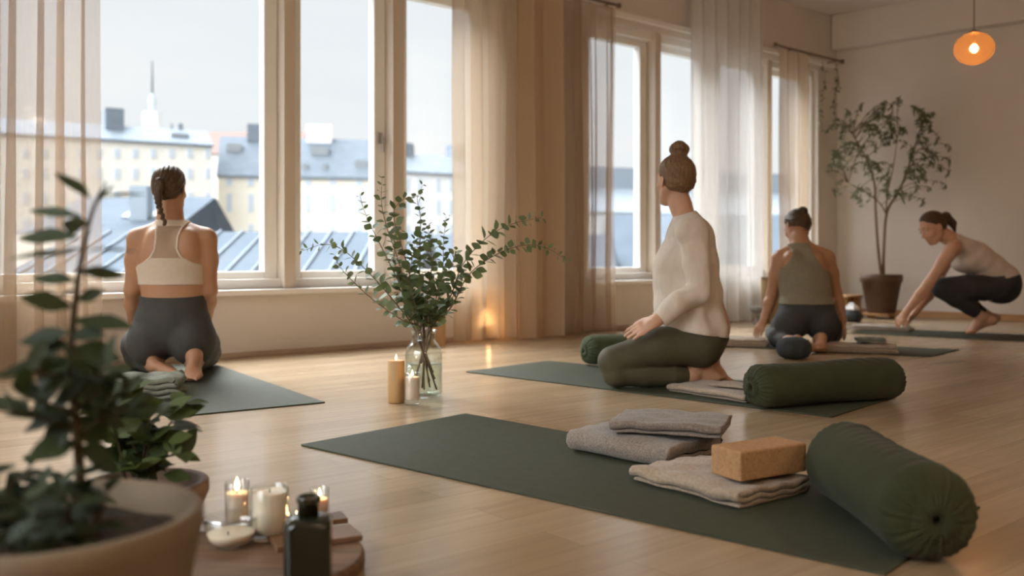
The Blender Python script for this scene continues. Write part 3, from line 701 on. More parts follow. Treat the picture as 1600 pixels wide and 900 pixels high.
Rv, Hv = 29*k, 104*k
prof = [(0,.002),(Rv*.80,.002),(Rv*.95,.006),(Rv,.016),(Rv,.55*Hv),(Rv*.985,.66*Hv),(Rv*.90,.745*Hv),(Rv*.76,.80*Hv),(Rv*.655,.835*Hv),(Rv*.62,.87*Hv),(Rv*.62,.955*Hv),(Rv*.68,.985*Hv),(Rv*.74,Hv)]
inn = [(r-.0028, z) for r, z in reversed(prof[3:])]
MB().lathe(prof+[(Rv*.72,Hv+.001)]+inn+[(Rv*.85,.012),(0,.012)], 64).build('bottle', vase_g, vz, smooth=True)
MB().lathe([(0,.014),(Rv-.006,.016),(Rv-.0045,.03),(Rv-.0045,.50*Hv),(Rv-.008,.495*Hv),(0,.495*Hv)], 48).build('water', water_g, vz, smooth=True)
c_ = fl(619,629); pc = empty('pillar_candle', c_, 'tan pillar candle burning on the floor left of the glass vase', 'candle'); s_ = c_.y/F
MB().lathe([(0,.001),(13*s_-.002,.001),(13*s_,.004),(13*s_,66*s_-.002),(13*s_-.002,66*s_),(9*s_,65*s_),(4*s_,63*s_),(0,62.5*s_)], 40).build('wax_body', tan_wax, pc, smooth=True)
flame(pc, 0, 0, 64.5*s_, 1.0, .12)
def votive(loc, R, H, wax_h, label, wax, s=1.0, power=.1, off=.006, open_bottom=.012, group=None, lit=True):
    r = empty('votive_candle', loc, label, 'candle', group)
    MB().lathe([(0,.0006),(R-.002,.0006),(R,.003),(R,H),(R-.0008,H+.001),(R-.0016,H),(R-.0016,open_bottom),(0,open_bottom-.002)], 40).build('glass_cup', thin_g, r, smooth=True)
    MB().lathe([(0,open_bottom+.0005),(R-.003,open_bottom+.0005),(R-.0026,open_bottom+.003),(R-.0026,wax_h-.001),(R-.006,wax_h-.003),(0,wax_h-.004)], 40).build('wax', wax, r, smooth=True)
    if lit: flame(r, 0, 0, wax_h-.002, s, power)
    return r
c_ = fl(644.5,632); votive((c_.x, c_.y-.005, 0), 12*c_.y/F, 50*c_.y/F, 44*c_.y/F, 'small lit candle in a clear glass on the floor in front of the vase', pink_wax, 1.0, .10, open_bottom=.022)
# wooden box by the wall behind the vase, with a small hidden candle glow behind the curtain
p = fl(683,542); wood_box_m = mat('honey_wood', (.36, .19, .075), (.44, .25, .11), rough=.6, scale=5, stretch=(10, 10, 1))
bx = empty('wooden_lantern', (p.x, p.y+.06, 0), 'small honey-coloured wooden lantern box by the wall behind the vase', 'lantern', rz=.2)
b = MB(); s_ = p.y/F
MB().box(-11*s_, -.05, .0005, 11*s_, .05, 44*s_).build('body', wood_box_m, bx, bevel=.004); MB().box(-12*s_, -.056, 44*s_+.0005, 12*s_, .056, 44*s_+.012).build('lid', wood_box_m, bx, bevel=.003)
sg = s_px(766, .05); g_p = Wp(sg, .032); gc = votive((g_p.x, g_p.y, .0005), .024, .155, .115, 'small lit candle glowing through the hem of the pale linen curtain', pink_wax, 1.3, 8)

# ================================================================ eucalyptus branches
euc_leaf = leaf_mat('eucalyptus_leaf', (.10, .14, .055), (.19, .24, .11), .35, .55)
euc_stem = mat('eucalyptus_stem', (.16, .10, .06), rough=.7); stem_dark = mat('green_brown_stem', (.055, .042, .022), rough=.9, spec=.1)
NECK = V+Vector((0, 0, Hv))
def eucalyptus(pts, dY, size, label, n_leaf, seed, pair=True, up=1.0, bare=.30, thin=1.0):
    rd = random.Random(seed); ang = rd.uniform(0, 6.28); rr = Rv*.50*rd.uniform(.45, 1)
    neck = NECK+Vector((rr*math.cos(ang), rr*math.sin(ang), -.004)); bot = V+Vector((-rr*1.7*math.cos(ang), -rr*1.7*math.sin(ang), .03+rd.uniform(0, .09)))
    if (bot-V).xy.length > Rv*.75: bot.xy = V.xy+(bot-V).xy.normalized()*Rv*.75
    ctrl = [bot, neck]+[at(x, y, V.y+dY*((i+1)/len(pts))) for i, (x, y) in enumerate(pts)]
    P = curve_pts(ctrl, 60); N = len(P)
    L = [0]
    for i in range(1, N): L.append(L[-1]+(P[i]-P[i-1]).length)
    r = empty('eucalyptus_branch', (V.x, V.y, 0), label, 'branch', 'eucalyptus branches in the glass vase'); o = Vector((V.x, V.y, 0))
    MB().tube([p-o for p in P], [(.0031*(1-i/N)+.0008)*thin for i in range(N)], 6).build('stem', euc_stem, r, smooth=True)
    b = MB(); i0 = next(i for i in range(N) if (P[i]-NECK).length > .02 and i > 8)
    lo = L[i0]+(L[-1]-L[i0])*bare; tw = rd.uniform(0, 3)
    for q in range(n_leaf):
        d = lo+(L[-1]-lo)*(q/(n_leaf-1))**.95; i = min(max(j for j in range(N) if L[j] <= d), N-2)
        p = P[i].lerp(P[i+1], (d-L[i])/max(1e-6, L[i+1]-L[i])); t = (P[i+1]-P[i]).normalized(); tw += rd.uniform(.9, 1.8)
        u = t.orthogonal().normalized(); v = t.cross(u); f = 1-.55*(q/(n_leaf-1))**2
        for sgn in ((1, -1) if pair else (1,)):
            a = tw+(0 if sgn > 0 else PI)+rd.uniform(-.3, .3); out_ = u*math.cos(a)+v*math.sin(a)
            dr = (out_+t*rd.uniform(.35, .8)+Vector((rd.uniform(-.2,.2), rd.uniform(-.2,.2), rd.uniform(-.1,.3)))).normalized(); Ls = 1.42*size*f*rd.uniform(.75, 1.2)
            b.leaf(p-o+dr*.004, dr, t*rd.uniform(.4,1)+Vector((rd.uniform(-.6,.6), rd.uniform(-.9,.3), rd.uniform(-.2,.8))), Ls, Ls*rd.uniform(.70, .90), .12, rd.uniform(0,.2))
    b.build('leaves', euc_leaf, r, smooth=True)
    return r
EU = [
 ([(615,470),(575,425),(535,390),(505,382),(473,392)], .05, .036, 'eucalyptus branch reaching farthest left, level across the window', 17),
 ([(628,500),(585,470),(552,440),(530,415),(524,398)], -.10, .032, 'eucalyptus branch drooping low to the left below the sill', 12),
 ([(632,460),(603,400),(578,350),(566,320),(561,297)], .12, .036, 'tall eucalyptus branch rising upper left with a thin feathery tip', 15),
 ([(640,460),(620,400),(603,350),(596,315),(597,279)], .02, .036, 'tallest eucalyptus branch, its tip by the white window post', 16),
 ([(646,455),(628,385),(615,335),(630,312),(655,306)], -.05, .046, 'eucalyptus branch with big round leaves arching at the top of the bunch', 14),
 ([(656,460),(656,390),(657,340),(652,310),(660,290)], .10, .034, 'thin upright eucalyptus branch in front of the shaded window post', 15),
 ([(668,470),(674,420),(672,380),(668,352)], -.02, .040, 'short upright eucalyptus branch at the centre of the bunch', 17),
 ([(684,470),(692,420),(693,380),(697,338)], .15, .034, 'pale wispy eucalyptus branch right of the centre', 15),
 ([(700,470),(722,415),(760,372),(800,350),(846,340)], .05, .044, 'long eucalyptus branch arching right, the upper of the two over the curtain', 18),
 ([(705,480),(732,430),(775,398),(820,383),(855,388),(886,407)], -.06, .034, 'long eucalyptus branch arching right, the lower of the two over the curtain', 22),
 ([(635,470),(622,430),(615,395),(628,362)], .10, .038, 'bushy eucalyptus branch left of the centre of the bunch', 17),
 ([(650,480),(640,440),(645,400),(648,375)], -.10, .042, 'bushy eucalyptus branch nearest the camera in the bunch', 17),
 ([(678,480),(688,445),(705,415),(712,392)], -.08, .040, 'bushy eucalyptus branch low on the right of the bunch', 16),
 ([(685,500),(700,480),(712,455),(722,440)], .04, .036, 'shortest eucalyptus branch, leaning low right over the vase rim', 11)]
for i, (pts, dy, sz, lb, nl) in enumerate(EU): eucalyptus(pts, dy, sz, lb, int(nl*1.3), 40+i, bare=.14 if i not in (8, 9) else .12)

# ================================================================ foreground tray with candles and bottle
walnut = mat('walnut_board', (.105, .060, .034), (.185, .112, .066), rough=.6, spec=.25, scale=4, stretch=(2, 16, 1)); walnut2 = mat('dark_walnut', (.13, .065, .033), (.18, .095, .05), rough=.4, scale=5, stretch=(2, 16, 1))
TY, TR, TH = 1.80, .215, .030
TC = Vector(((572-800)/F*TY-TR, TY-.03, 0))
tag(MB().lathe([(0,.001),(TR-.006,.001),(TR,.006),(TR,TH-.006),(TR-.006,TH),(0,TH)], 96).build('round_board', walnut, smooth=False, loc=TC, bevel=.002), 'round dark wooden serving board on the floor in the foreground, carrying candles', 'serving board')
def top(px, py, z=TH): return fl(px, py, z)
c_ = top(349,865); bw = empty('glass_bowl_candle', (c_.x, c_.y+.05, TH+.0005), 'low clear glass bowl with cream wax on the round board', 'candle'); 
Rb = 41*(c_.y+.05)/F
MB().lathe([(0,.001),(Rb*.62,.001),(Rb*.85,.010),(Rb*.98,.030),(Rb*1.02,.056),(Rb*1.02-.003,.058),(Rb*.95,.032),(Rb*.82,.013),(Rb*.6,.005),(0,.004)], 48).build('bowl', thin_g, bw, smooth=True)
MB().lathe([(0,.0045),(Rb*.58,.0055),(Rb*.80,.0135),(Rb*.90,.025),(Rb*.88,.026),(0,.0255)], 48).build('wax', wax_m, bw, smooth=True)
MB().tube([(0,-.02,.025),(0,-.02,.033)], .0015, 6).build('wick', wick_m, bw)
c_ = top(366,826); votive((c_.x, c_.y+.02, TH+.0005), 19*c_.y/F, 70*c_.y/F, 54*c_.y/F, 'tall frosted candle glass with a flame behind the glass bowl on the board', pink_wax, 1.15, .12)
c_ = top(414,848); Rp_ = 29*(c_.y+.035)/F
vv = votive((c_.x, c_.y+.035, TH+.0005), Rp_, 80*c_.y/F, 74*c_.y/F, 'thick unlit ivory candle in a glass on the round board', wax_m, 1.0, 0, lit=False)
MB().tube([(0,0,74*c_.y/F-.006),(0,.001,74*c_.y/F+.004)], .0016, 6).build('wick', wick_m, vv)
# small boards stacked at the right edge of the tray
pa = top(512,855); tag(MB().box(-.085,-.045,0,.085,.045,.012).build('small_board', walnut2, loc=(pa.x-.033, pa.y+.040, TH+.0006), rz=.45, bevel=.002), 'small dark wooden board lying on the round board, behind the bottle', 'coaster', 'small wooden boards on the tray')
pa2 = top(505,828); tag(MB().box(-.055,-.03,0,.055,.03,.012).build('small_board', walnut2, loc=(pa2.x-.018, pa2.y+.050, TH+.0006), rz=.40, bevel=.002), 'smallest dark wooden board at the far edge of the round board', 'coaster', 'small wooden boards on the tray')
zt = TH+.0132
c_ = fl(458,832,TH); tl = empty('tealight', (c_.x, c_.y+.03, TH+.0006), 'small lit tealight on the round board behind the dark bottle', 'candle')
MB().lathe([(0,.0005),(.014,.0005),(.015,.014),(.0145,.0142),(.0135,.012),(0,.0118)], 24).build('wax', pink_wax, tl, smooth=True); flame(tl, 0, 0, .013, .8, .10)
c_ = fl(497,820,TH); votive((pa2.x-.018, pa2.y+.050, zt), 15*c_.y/F, 46*c_.y/F, 30*c_.y/F, 'small amber-lit candle glass on the smallest wooden board', pink_wax, .8, .10)
# dark bottle
bt_m = mat('dark_green_glass', (.010, .012, .006), rough=.12, spec=.6); bt_cap = mat('bottle_neck_amber', (.020, .017, .006), rough=.15)
c_ = fl(476,925,TH); kb = c_.y/F; b_ = empty('glass_bottle', (c_.x, c_.y+.03, TH+.0005), 'dark square glass bottle standing on the round board nearest the camera', 'bottle', rz=.12)
def sq(r, z, a):
    m = .78*r/max(abs(math.cos(a)), abs(math.sin(a))); q = max(0, min(1, (.098-z)/.012)); e = min(r*1.04, m); return (e*q+r*.62*(1-q) if z > .086 else e), z
hb = 36*kb
HB = 112*kb
def squarish(r, z, a): return (min(r, (hb*(.5+.5*min(1, r/hb)) if r > hb*.6 else 9)/max(abs(math.cos(a)), abs(math.sin(a)))), z)
MB().lathe([(0,.001),(hb*.9,.001),(hb*1.18,.005),(hb*1.22,.012)]+[(hb*1.22,.012+(HB-.030)*i/8) for i in range(1,9)]+[(hb*1.20,HB-.014),(hb*1.12,HB-.008),(hb*.95,HB-.003),(hb*.70,HB),(hb*.50,HB+.001),(0,HB+.001)], 72, fn=squarish).build('body', bt_m, b_, smooth=True)
MB().lathe([(hb*.46,HB+.0015),(hb*.46,HB+20*kb),(hb*.53,HB+22*kb),(hb*.53,HB+30*kb),(hb*.49,HB+31*kb),(hb*.40,HB+31*kb),(hb*.38,HB+8*kb),(0,HB+7*kb)], 40).build('neck', bt_cap, b_, smooth=True)

# ================================================================ foreground potted plants
pot_m = mat('terracotta_sand', (.17, .125, .078), (.205, .152, .098), rough=.75, scale=8, bump=.15); soil_m = mat('potting_soil', (.035, .025, .016), (.09, .06, .04), rough=1, scale=60, bump=1, bump_dist=.01)
brown_pot = mat('brown_clay', (.11, .062, .036), (.14, .082, .05), rough=.7, scale=10)
pl_leaf = leaf_mat('plant_leaf_dark', (.014, .025, .008), (.036, .055, .015), .25, .65); pl_leaf2 = leaf_mat('plant_leaf_bright', (.020, .036, .009), (.075, .10, .018), .35, .6)
def plant_pot(r, Rt, H, m, taper=.74, name='pot'):
    MB().lathe([(0,.001),(Rt*taper-.01,.001),(Rt*taper,.008),(Rt*.985,H-.03),(Rt,H-.025),(Rt,H-.004),(Rt-.004,H),(Rt-.014,H),(Rt-.018,H-.004),(Rt-.022,H-.045),(0,H-.045)], 64).build(name, m, r, smooth=True)
    MB().lathe([(Rt-.0225,H-.044),(Rt-.03,H-.036),(Rt*.5,H-.030),(0,H-.028)], 40, fn=lambda q, z, a: (q, z+.004*math.sin(7*a+q*60))).build('soil', soil_m, r, smooth=True)
PY = 1.17; PX = (78-800)/F*PY; PH = HC-(802-HY)/F*PY; PR = 229/F*PY
pot = empty('potted_plant', (PX, PY, 0), 'potted plant with a dark stem and long leaves in a sand-coloured pot, nearest the camera', 'potted plant'); po = Vector((PX, PY, 0))
plant_pot(pot, PR, PH, pot_m)
rd = random.Random(5)
def on_plane(px, py, dY=0.0): return at(px, py, PY+dY)-po
main = curve_pts([on_plane(128,850), on_plane(126,760), on_plane(118,650), on_plane(110,560), on_plane(118,470), on_plane(128,400), on_plane(143,335), on_plane(165,285)], 50)
MB().tube(main, [.0062*(1-i/52)+.0016 for i in range(51)], 8).build('stem', stem_dark, pot, smooth=True)
lv = MB()
def big_leaf(p, tip, W, dY=0.0):
    p = Vector(p); t = on_plane(*tip, dY); d = t-p; lv.leaf(p, d, (rd.uniform(-.3,.3), rd.uniform(-.9,-.2), rd.uniform(.3,.9)), d.length, W, .2, rd.uniform(-.05,.15), shape=(.12,.5,.85,1,.8,.45))
for s_, tip, W in [((140,310),(86,263),.020),((150,320),(177,283),.012),((158,308),(232,300),.014),((128,338),(36,322),.014),((120,372),(20,366),.026),((118,395),(12,406),.030),((112,368),(122,334),.026),
                   ((132,392),(220,385),.018),((120,425),(198,432),.022),((112,480),(30,462),.028),((112,500),(212,512),.030),((108,520),(30,538),.028),((118,440),(48,432),.02),((112,545),(190,560),.03),((110,560),(10,575),.03),
                   ((112,590),(40,620),.034),((116,600),(185,640),.034),((116,640),(30,668),.036),((120,470),(165,455),.02),((110,560),(60,590),.03),((114,620),(60,655),.036),((118,650),(175,690),.036),((120,690),(40,715),.04),((122,700),(190,735),.04),((112,520),(160,520),.026),((116,455),(70,470),.02),((108,540),(55,545),.024),((130,390),(75,395),.018),((112,570),(165,590),.03),((116,630),(205,665),.034),((118,660),(60,700),.036)]:
    big_leaf(on_plane(*s_), tip, W*1.15, rd.uniform(-.05, .06))
# side shoots with more leaves, spread around the stem
for k in range(6):
    a = rd.uniform(0, 6.28); y0 = rd.uniform(600, 800); base = on_plane(124+rd.uniform(-6,6), y0); out_ = Vector((math.cos(a)*1.0, math.sin(a)*.55, rd.uniform(.1,.6)))
    ln = rd.uniform(.07, .15); Q = curve_pts([base, base+out_*ln*.5, base+out_*ln+Vector((0,0,-.01))], 8); MB().tube(Q, .0018, 5).build('side_stem', stem_dark, pot, smooth=True)
    for q in range(2, 9):
        e = Vector((rd.uniform(-1,1), rd.uniform(-.7,.7), rd.uniform(-.2,.7)))+out_*.5; ln2 = rd.uniform(.035,.06); lv.leaf(Q[q], e, (rd.uniform(-.4,.4), -.5, 1), ln2, ln2*.45, .2, .15)
for k in range(30):                                             # low growth covering the soil
    a = rd.uniform(0, 6.28); q0 = rd.uniform(.02, PR-.035); base = Vector((q0*math.cos(a), q0*math.sin(a), PH-.035)); hh = rd.uniform(.02, .085)
    Q = curve_pts([base, base+Vector((rd.uniform(-.015,.015), rd.uniform(-.015,.015), hh*.6)), base+Vector((rd.uniform(-.03,.03), rd.uniform(-.03,.03), hh))], 6); MB().tube(Q, .0016, 5).build('side_stem', stem_dark, pot, smooth=True)
    for q in range(2, 7):
        e = Vector((rd.uniform(-1,1), rd.uniform(-1,1), rd.uniform(-.1,.6))); ln2 = rd.uniform(.03,.055); lv.leaf(Q[q], e, (rd.uniform(-.4,.4), rd.uniform(-.6,.2), 1), ln2, ln2*.5, .2, .15)
lv.build('leaves', pl_leaf, pot, smooth=True)
# second plant behind it, in a brown pot
QY = 1.95; QX = (225-800)/F*QY; QH = HC-(752-HY)/F*QY
pot2 = empty('potted_plant', (QX, QY, 0), 'bushy leafy plant in a brown clay pot, behind the sand-coloured pot', 'potted plant'); qo = Vector((QX, QY, 0))
plant_pot(pot2, 97/F*QY, QH, brown_pot, .7)
lv = MB()
for k in range(17):
    a = k*2.4; sp = rd.uniform(.25, 1.0); tipx = 205+rd.uniform(-85, 95); tipy = rd.uniform(575, 735); dy = rd.uniform(-.11, .10)
    b0 = Vector((rd.uniform(-.03,.03), rd.uniform(-.03,.03), QH-.03)); tp = at(tipx, tipy, QY+dy)-qo
    Q = curve_pts([b0, b0.lerp(tp, .5)+Vector((0,0,.03)), tp], 14); MB().tube(Q, [.0026-.0001*i for i in range(15)], 5).build('side_stem', stem_dark, pot2, smooth=True)
    for q in range(4, 15):
        for sg in (1, -1):
            if rd.random() < .45: continue
            e = Vector((sg*rd.uniform(.2,1), rd.uniform(-.9,.9), rd.uniform(-.15,.7))); ln2 = rd.uniform(.036,.074); lv.leaf(Q[q], e, (rd.uniform(-.5,.5), rd.uniform(-.8,.1), rd.uniform(.3,1)), ln2, ln2*.60, .2, .2)
for tip, st in [((298,615),(252,650)),((306,640),(262,655)),((300,745),(255,742)),((300,678),(262,690))]:
    p = at(*st, QY-.05)-qo; t = at(*tip, QY-.05)-qo; lv.leaf(p, t-p, (0,-.6,.8), (t-p).length, .035, .15, .1)
lv.build('leaves', pl_leaf2, pot2, smooth=True)

# ================================================================ tree by the back wall
tree_leaf = leaf_mat('olive_tree_leaf', (.12, .135, .068), (.23, .24, .13), .4, .6); bark_m = mat('thin_bark', (.17, .11, .06), (.22, .15, .09), rough=.85, scale=20, stretch=(1,1,.2))
tb = fl(1377,497); TYY = tb.y
tree = empty('potted_tree', (tb.x, tb.y, 0), 'tall slender potted tree with small olive leaves in the corner', 'potted tree'); to = tb.copy()
tk = TYY/F; ph0 = .052
wst = empty('plant_stand', (tb.x, tb.y, 0), 'low round wooden stand under the potted tree', 'plant stand')
MB().lathe([(0,.03),(29*tk,.03),(30*tk,.034),(30*tk,.048),(29*tk,.050),(0,.050)], 40).build('stand_top', wood_box_m, wst, smooth=False)
for a in (.5, 2.1, 3.7, 5.3): MB().lathe([(.012,.0005),(.018,.0295)], 12, (math.cos(a)*20*tk, math.sin(a)*20*tk, 0)).build('foot', wood_box_m, wst)
Hp = 60*tk; Rt = 31.5*tk
dk_pot = mat('dark_brown_pot', (.095, .052, .032), (.115, .064, .04), rough=.55, scale=6)
MB().lathe([(0,ph0-.001),(Rt*.66,ph0-.001),(Rt*.67,ph0+.004),(Rt*.93,ph0+Hp*.80),(Rt*.99,ph0+Hp*.80),(Rt,ph0+Hp-.004),(Rt-.004,ph0+Hp),(Rt-.02,ph0+Hp),(Rt-.024,ph0+Hp-.05),(0,ph0+Hp-.05)], 48).build('pot', dk_pot, tree, smooth=True)
MB().lathe([(Rt-.0245,ph0+Hp-.049),(Rt*.5,ph0+Hp-.040),(0,ph0+Hp-.036)], 24).build('soil', soil_m, tree)
tp_ = lambda px, py, dy=0: at(px, py, TYY+dy)-to
T1 = curve_pts([tp_(1378,440), tp_(1372,390), tp_(1368,330), tp_(1366,285), tp_(1352,245), tp_(1332,210)], 24)
T2 = curve_pts([tp_(1380,440), tp_(1381,390), tp_(1385,335), tp_(1400,305), tp_(1412,282), tp_(1426,240), tp_(1440,195)], 24)
T3 = curve_pts([tp_(1384,338), tp_(1387,300), tp_(1396,260,.05), tp_(1402,215,.05)], 14)
T4 = curve_pts([tp_(1385,335), tp_(1375,318,-.05), tp_(1352,300,-.1), tp_(1325,285,-.12)], 14)
tm = MB()
for T, r0 in ((T1,.017),(T2,.017),(T3,.008),(T4,.008)): tm.tube(T, [r0*(1-.72*i/len(T)) for i in range(len(T))], 8)
tm.build('trunk', bark_m, tree, smooth=True)
rd = random.Random(12); tw = MB(); lv = MB(); nodes = T1[8:]+T2[10:]+T3[4:]+T4[4:]
for k in range(120):
    a = rd.uniform(0, 6.28); q = math.sqrt(rd.uniform(.05, 1)); px = 1388+104*q*math.cos(a); py = 240+92*q*math.sin(a)
    if py > 305 and 1345 < px < 1440: continue
    t_ = (px-800)/F; q_ = (t_*CR.y-CR.x)/(RD.x-t_*RD.y); wy = CR.y+RD.y*q_-TYY-.22; tgt = tp_(px, py, rd.uniform(min(-.45, wy-.3), min(.28, wy))); st = min(nodes, key=lambda n_: (n_-tgt).length+rd.uniform(0, .12)+max(0, (n_.z-tgt.z))*.4)
    mid = st.lerp(tgt, .5)+Vector((0, 0, .05)); Q = curve_pts([st, mid, tgt, tgt+Vector((rd.uniform(-.03,.03), 0, -.05))], 12); tw.tube(Q, [.0036-.00022*i for i in range(13)], 5)
    for i in range(4, 13):
        for _ in range(3):
            d = Vector((rd.uniform(-1,1), rd.uniform(-1,1), rd.uniform(-.9,.5))); ln = rd.uniform(.028,.055); lv.leaf(Q[i], d, (rd.uniform(-1,1), rd.uniform(-1,.2), 1), ln, ln*.36, .15, .25, shape=(.3,.8,1,.75,.4))
tw.build('twigs', bark_m, tree, smooth=True); lv.build('leaves', tree_leaf, tree, smooth=True)

# vine hanging from the rod end in the corner
def vine(px, y0, y1, off, label, seed):
    rd = random.Random(seed); s = s_px(px, off); p0 = Wp(s, off); r = empty('hanging_vine', (p0.x, p0.y, 0), label, 'vine', 'thin vines in the corner'); b = MB(); l = MB()
    z = lambda y: HC-(y-HY)/F*p0.y
    Q = curve_pts([(0,0,z(y0)), (.02,-.01,z(y0+(y1-y0)*.3)), (-.015,.01,z(y0+(y1-y0)*.65)), (.0,0,z(y1))], 30)
    MB().tube(Q, .0035, 5).build('stem', bark_m, r, smooth=True)
    for i in range(1, 31):
        if rd.random() < .3: continue
        for _ in range(2): d = Vector((rd.uniform(-1,1), rd.uniform(-1,1), rd.uniform(-.8,.2))); ln = rd.uniform(.03,.055); l.leaf(Q[i], d, (0,-.5,.8), ln, ln*.5, .1, .2)
    l.build('leaves', tree_leaf, r, smooth=True)
vine(1285, 97, 205, .13, 'thin vine trailing from the curtain rod beside the far window edge', 3)
vine(1306, 99, 190, .13, 'thin vine trailing from the rod end in the corner above the tree', 4)

# ================================================================ small things by the far walls
def cushion(p, R, H, m, label, tissue=False):
    r = empty('round_cushion', (p.x, p.y, 0), label, 'cushion', 'round dark meditation cushions')
    pr = [(0,.002),(R*.55,.002),(R*.82,H*.12),(R*.97,H*.33),(R,H*.5),(R*.96,H*.68),(R*.80,H*.88),(R*.5,H*.985),(R*.1,H*.99),(0,H*.965)]
    MB().lathe(pr, 96, fn=lambda q, z, a: (q*(1+.015*math.sin(22*a)*(q/R)), z)).build('cover', m, r, smooth=True)
    MB().lathe([(0,-.004),(.014,-.003),(.016,.001),(.010,.005),(0,.006)], 16, (0,0,H*.985)).build('button', m, r, smooth=True)
    return r
cush_m = mat('blue_grey_cotton', (.030, .038, .042), (.040, .050, .055), rough=.85, scale=20, bump=.2)
c1 = fl(1248,563); cushion(Vector((c1.x, c1.y+.09, 0)), 27*c1.y/F*1.02, 34*c1.y/F, cush_m, 'dark blue-grey round cushion on the floor behind the woman in the olive tank top')
c2 = fl(1337,504); rr = 16.5*c2.y/F; p2 = Vector((c2.x, c2.y+rr, 0)); cushion(p2, rr, 18*c2.y/F, cush_m, 'small dark blue round cushion with a white cloth on it near the tree pot')
b = MB(); rd = random.Random(2); rings = []
for i in range(7):
    for k in range(20): rings.append((rr*.55*(1-i/7)*(1+.25*math.sin(3*k*.314*2+i)), rr*.45*(1-i/7)*(1+.2*math.cos(5*k*.314+i)), 0))
prof = [(rr*.62,0),(rr*.60,.012),(rr*.45,.028),(rr*.25,.045),(rr*.08,.052),(0,.05)]
b.lathe(prof, 40, fn=lambda q, z, a: (q*(1+.22*math.sin(3*a+1)+.12*math.sin(7*a)), z*(1+.35*math.sin(2*a+z*60))))
tag(b.build('white_cloth', mat('white_cotton', (.75,.76,.78), rough=.9), smooth=True, loc=(p2.x, p2.y, 18*c2.y/F+.004)), 'crumpled white cloth on the small blue cushion near the tree', 'cloth')
# wooden stool in the corner and one under the curtain
def stool(p, w, h, label, rz):
    r = empty('wooden_stool', (p.x, p.y, 0), label, 'stool', 'small honey-wood stools', rz)
    MB().box(-w/2,-w*.4,h-.025,w/2,w*.4,h).build('seat', wood_box_m, r, bevel=.004)
    for sx_ in (-1, 1): MB().box(sx_*(w/2-.03)-.012,-w*.36,.0005,sx_*(w/2-.03)+.012,w*.36,h-.0255).build('side_panel', wood_box_m, r, bevel=.003)
    MB().box(-w/2+.043,-.012,h*.4,w/2-.043,.012,h-.0255).build('stretcher', wood_box_m, r)
    return r
c_ = fl(1316,494); stool(Vector((c_.x, c_.y-.10, 0)), .26, .215, 'honey-wood stool in the far corner beside the tree pot', .6)
# woven basket planter by the far curtain, seen past the olive-clad woman's arm
c_ = fl(1206,504); bk = empty('woven_basket', (c_.x, c_.y, 0), 'tall tan woven basket by the narrow curtain, behind the arm of the olive-clad woman', 'basket')
bsk_m = mat('seagrass_weave', (.30, .19, .085), (.38, .25, .12), rough=.9, scale=40, stretch=(1,1,4), bump=.8, bump_scale=90, bump_dist=.004)
rb = 16*c_.y/F; hb_ = 68*c_.y/F
MB().lathe([(0,.001),(rb*.8,.001),(rb*.86,.01),(rb,hb_*.5),(rb*1.03,hb_),(rb*.97,hb_+.004),(rb*.92,hb_-.01),(rb*.8,.02),(0,.02)], 48, fn=lambda q, z, a: (q*(1+.012*math.sin(z*180)*math.cos(24*a)), z)).build('body', bsk_m, bk, smooth=True)
MB().lathe([(rb*1.0,hb_+.005),(rb*1.06,hb_+.006),(rb*1.06,hb_+.016),(rb*.95,hb_+.017),(rb*.95,hb_+.005)], 48).build('rim', bsk_m, bk, smooth=True)
bb = fl(1193,503); b = empty('grey_stone_lamp', (bb.x-.10, bb.y-.16, 0), 'small grey stone bowl on a foot beside the woven basket', 'bowl')
bpy.data.objects[b.name].name = 'stone_bowl'
stone_m = mat('grey_stone', (.30, .30, .29), (.36, .36, .35), rough=.8, scale=20)
MB().lathe([(0,.0005),(.045,.0005),(.045,.008),(.018,.02),(.018,.09),(.045,.10),(.07,.125),(.075,.15),(.07,.15),(.05,.115),(0,.108)], 32).build('body', stone_m, b, smooth=True)

# ================================================================ pendant lamps
amber_m, nt_, out_ = new_mat('amber_shade')
tr_ = nd(nt_, 'BsdfTranslucent', Color=(.075,.033,.012,1)); tp__ = nd(nt_, 'BsdfTransparent', Color=(1,.50,.20,1)); gl_ = nd(nt_, 'BsdfGlossy', Roughness=.2, Color=(.6,.5,.4,1))
mx_ = nd(nt_, 'MixShader'); mx_.inputs[0].default_value = .5; nt_.links.new(tr_.outputs[0], mx_.inputs[1]); nt_.links.new(tp__.outputs[0], mx_.inputs[2])
m2_ = nd(nt_, 'MixShader'); m2_.inputs[0].default_value = .05; nt_.links.new(mx_.outputs[0], m2_.inputs[1]); nt_.links.new(gl_.outputs[0], m2_.inputs[2]); nt_.links.new(m2_.outputs[0], out_.inputs[0])
bulb_m = emit_mat('lamp_bulb', (1, .80, .52), 20)
bulb_hot = emit_mat('lamp_bulb_lit', (1, .74, .44), 420)
opal_m = cloth_sheer('opal_shade', (.9, .88, .84), .5, .7)
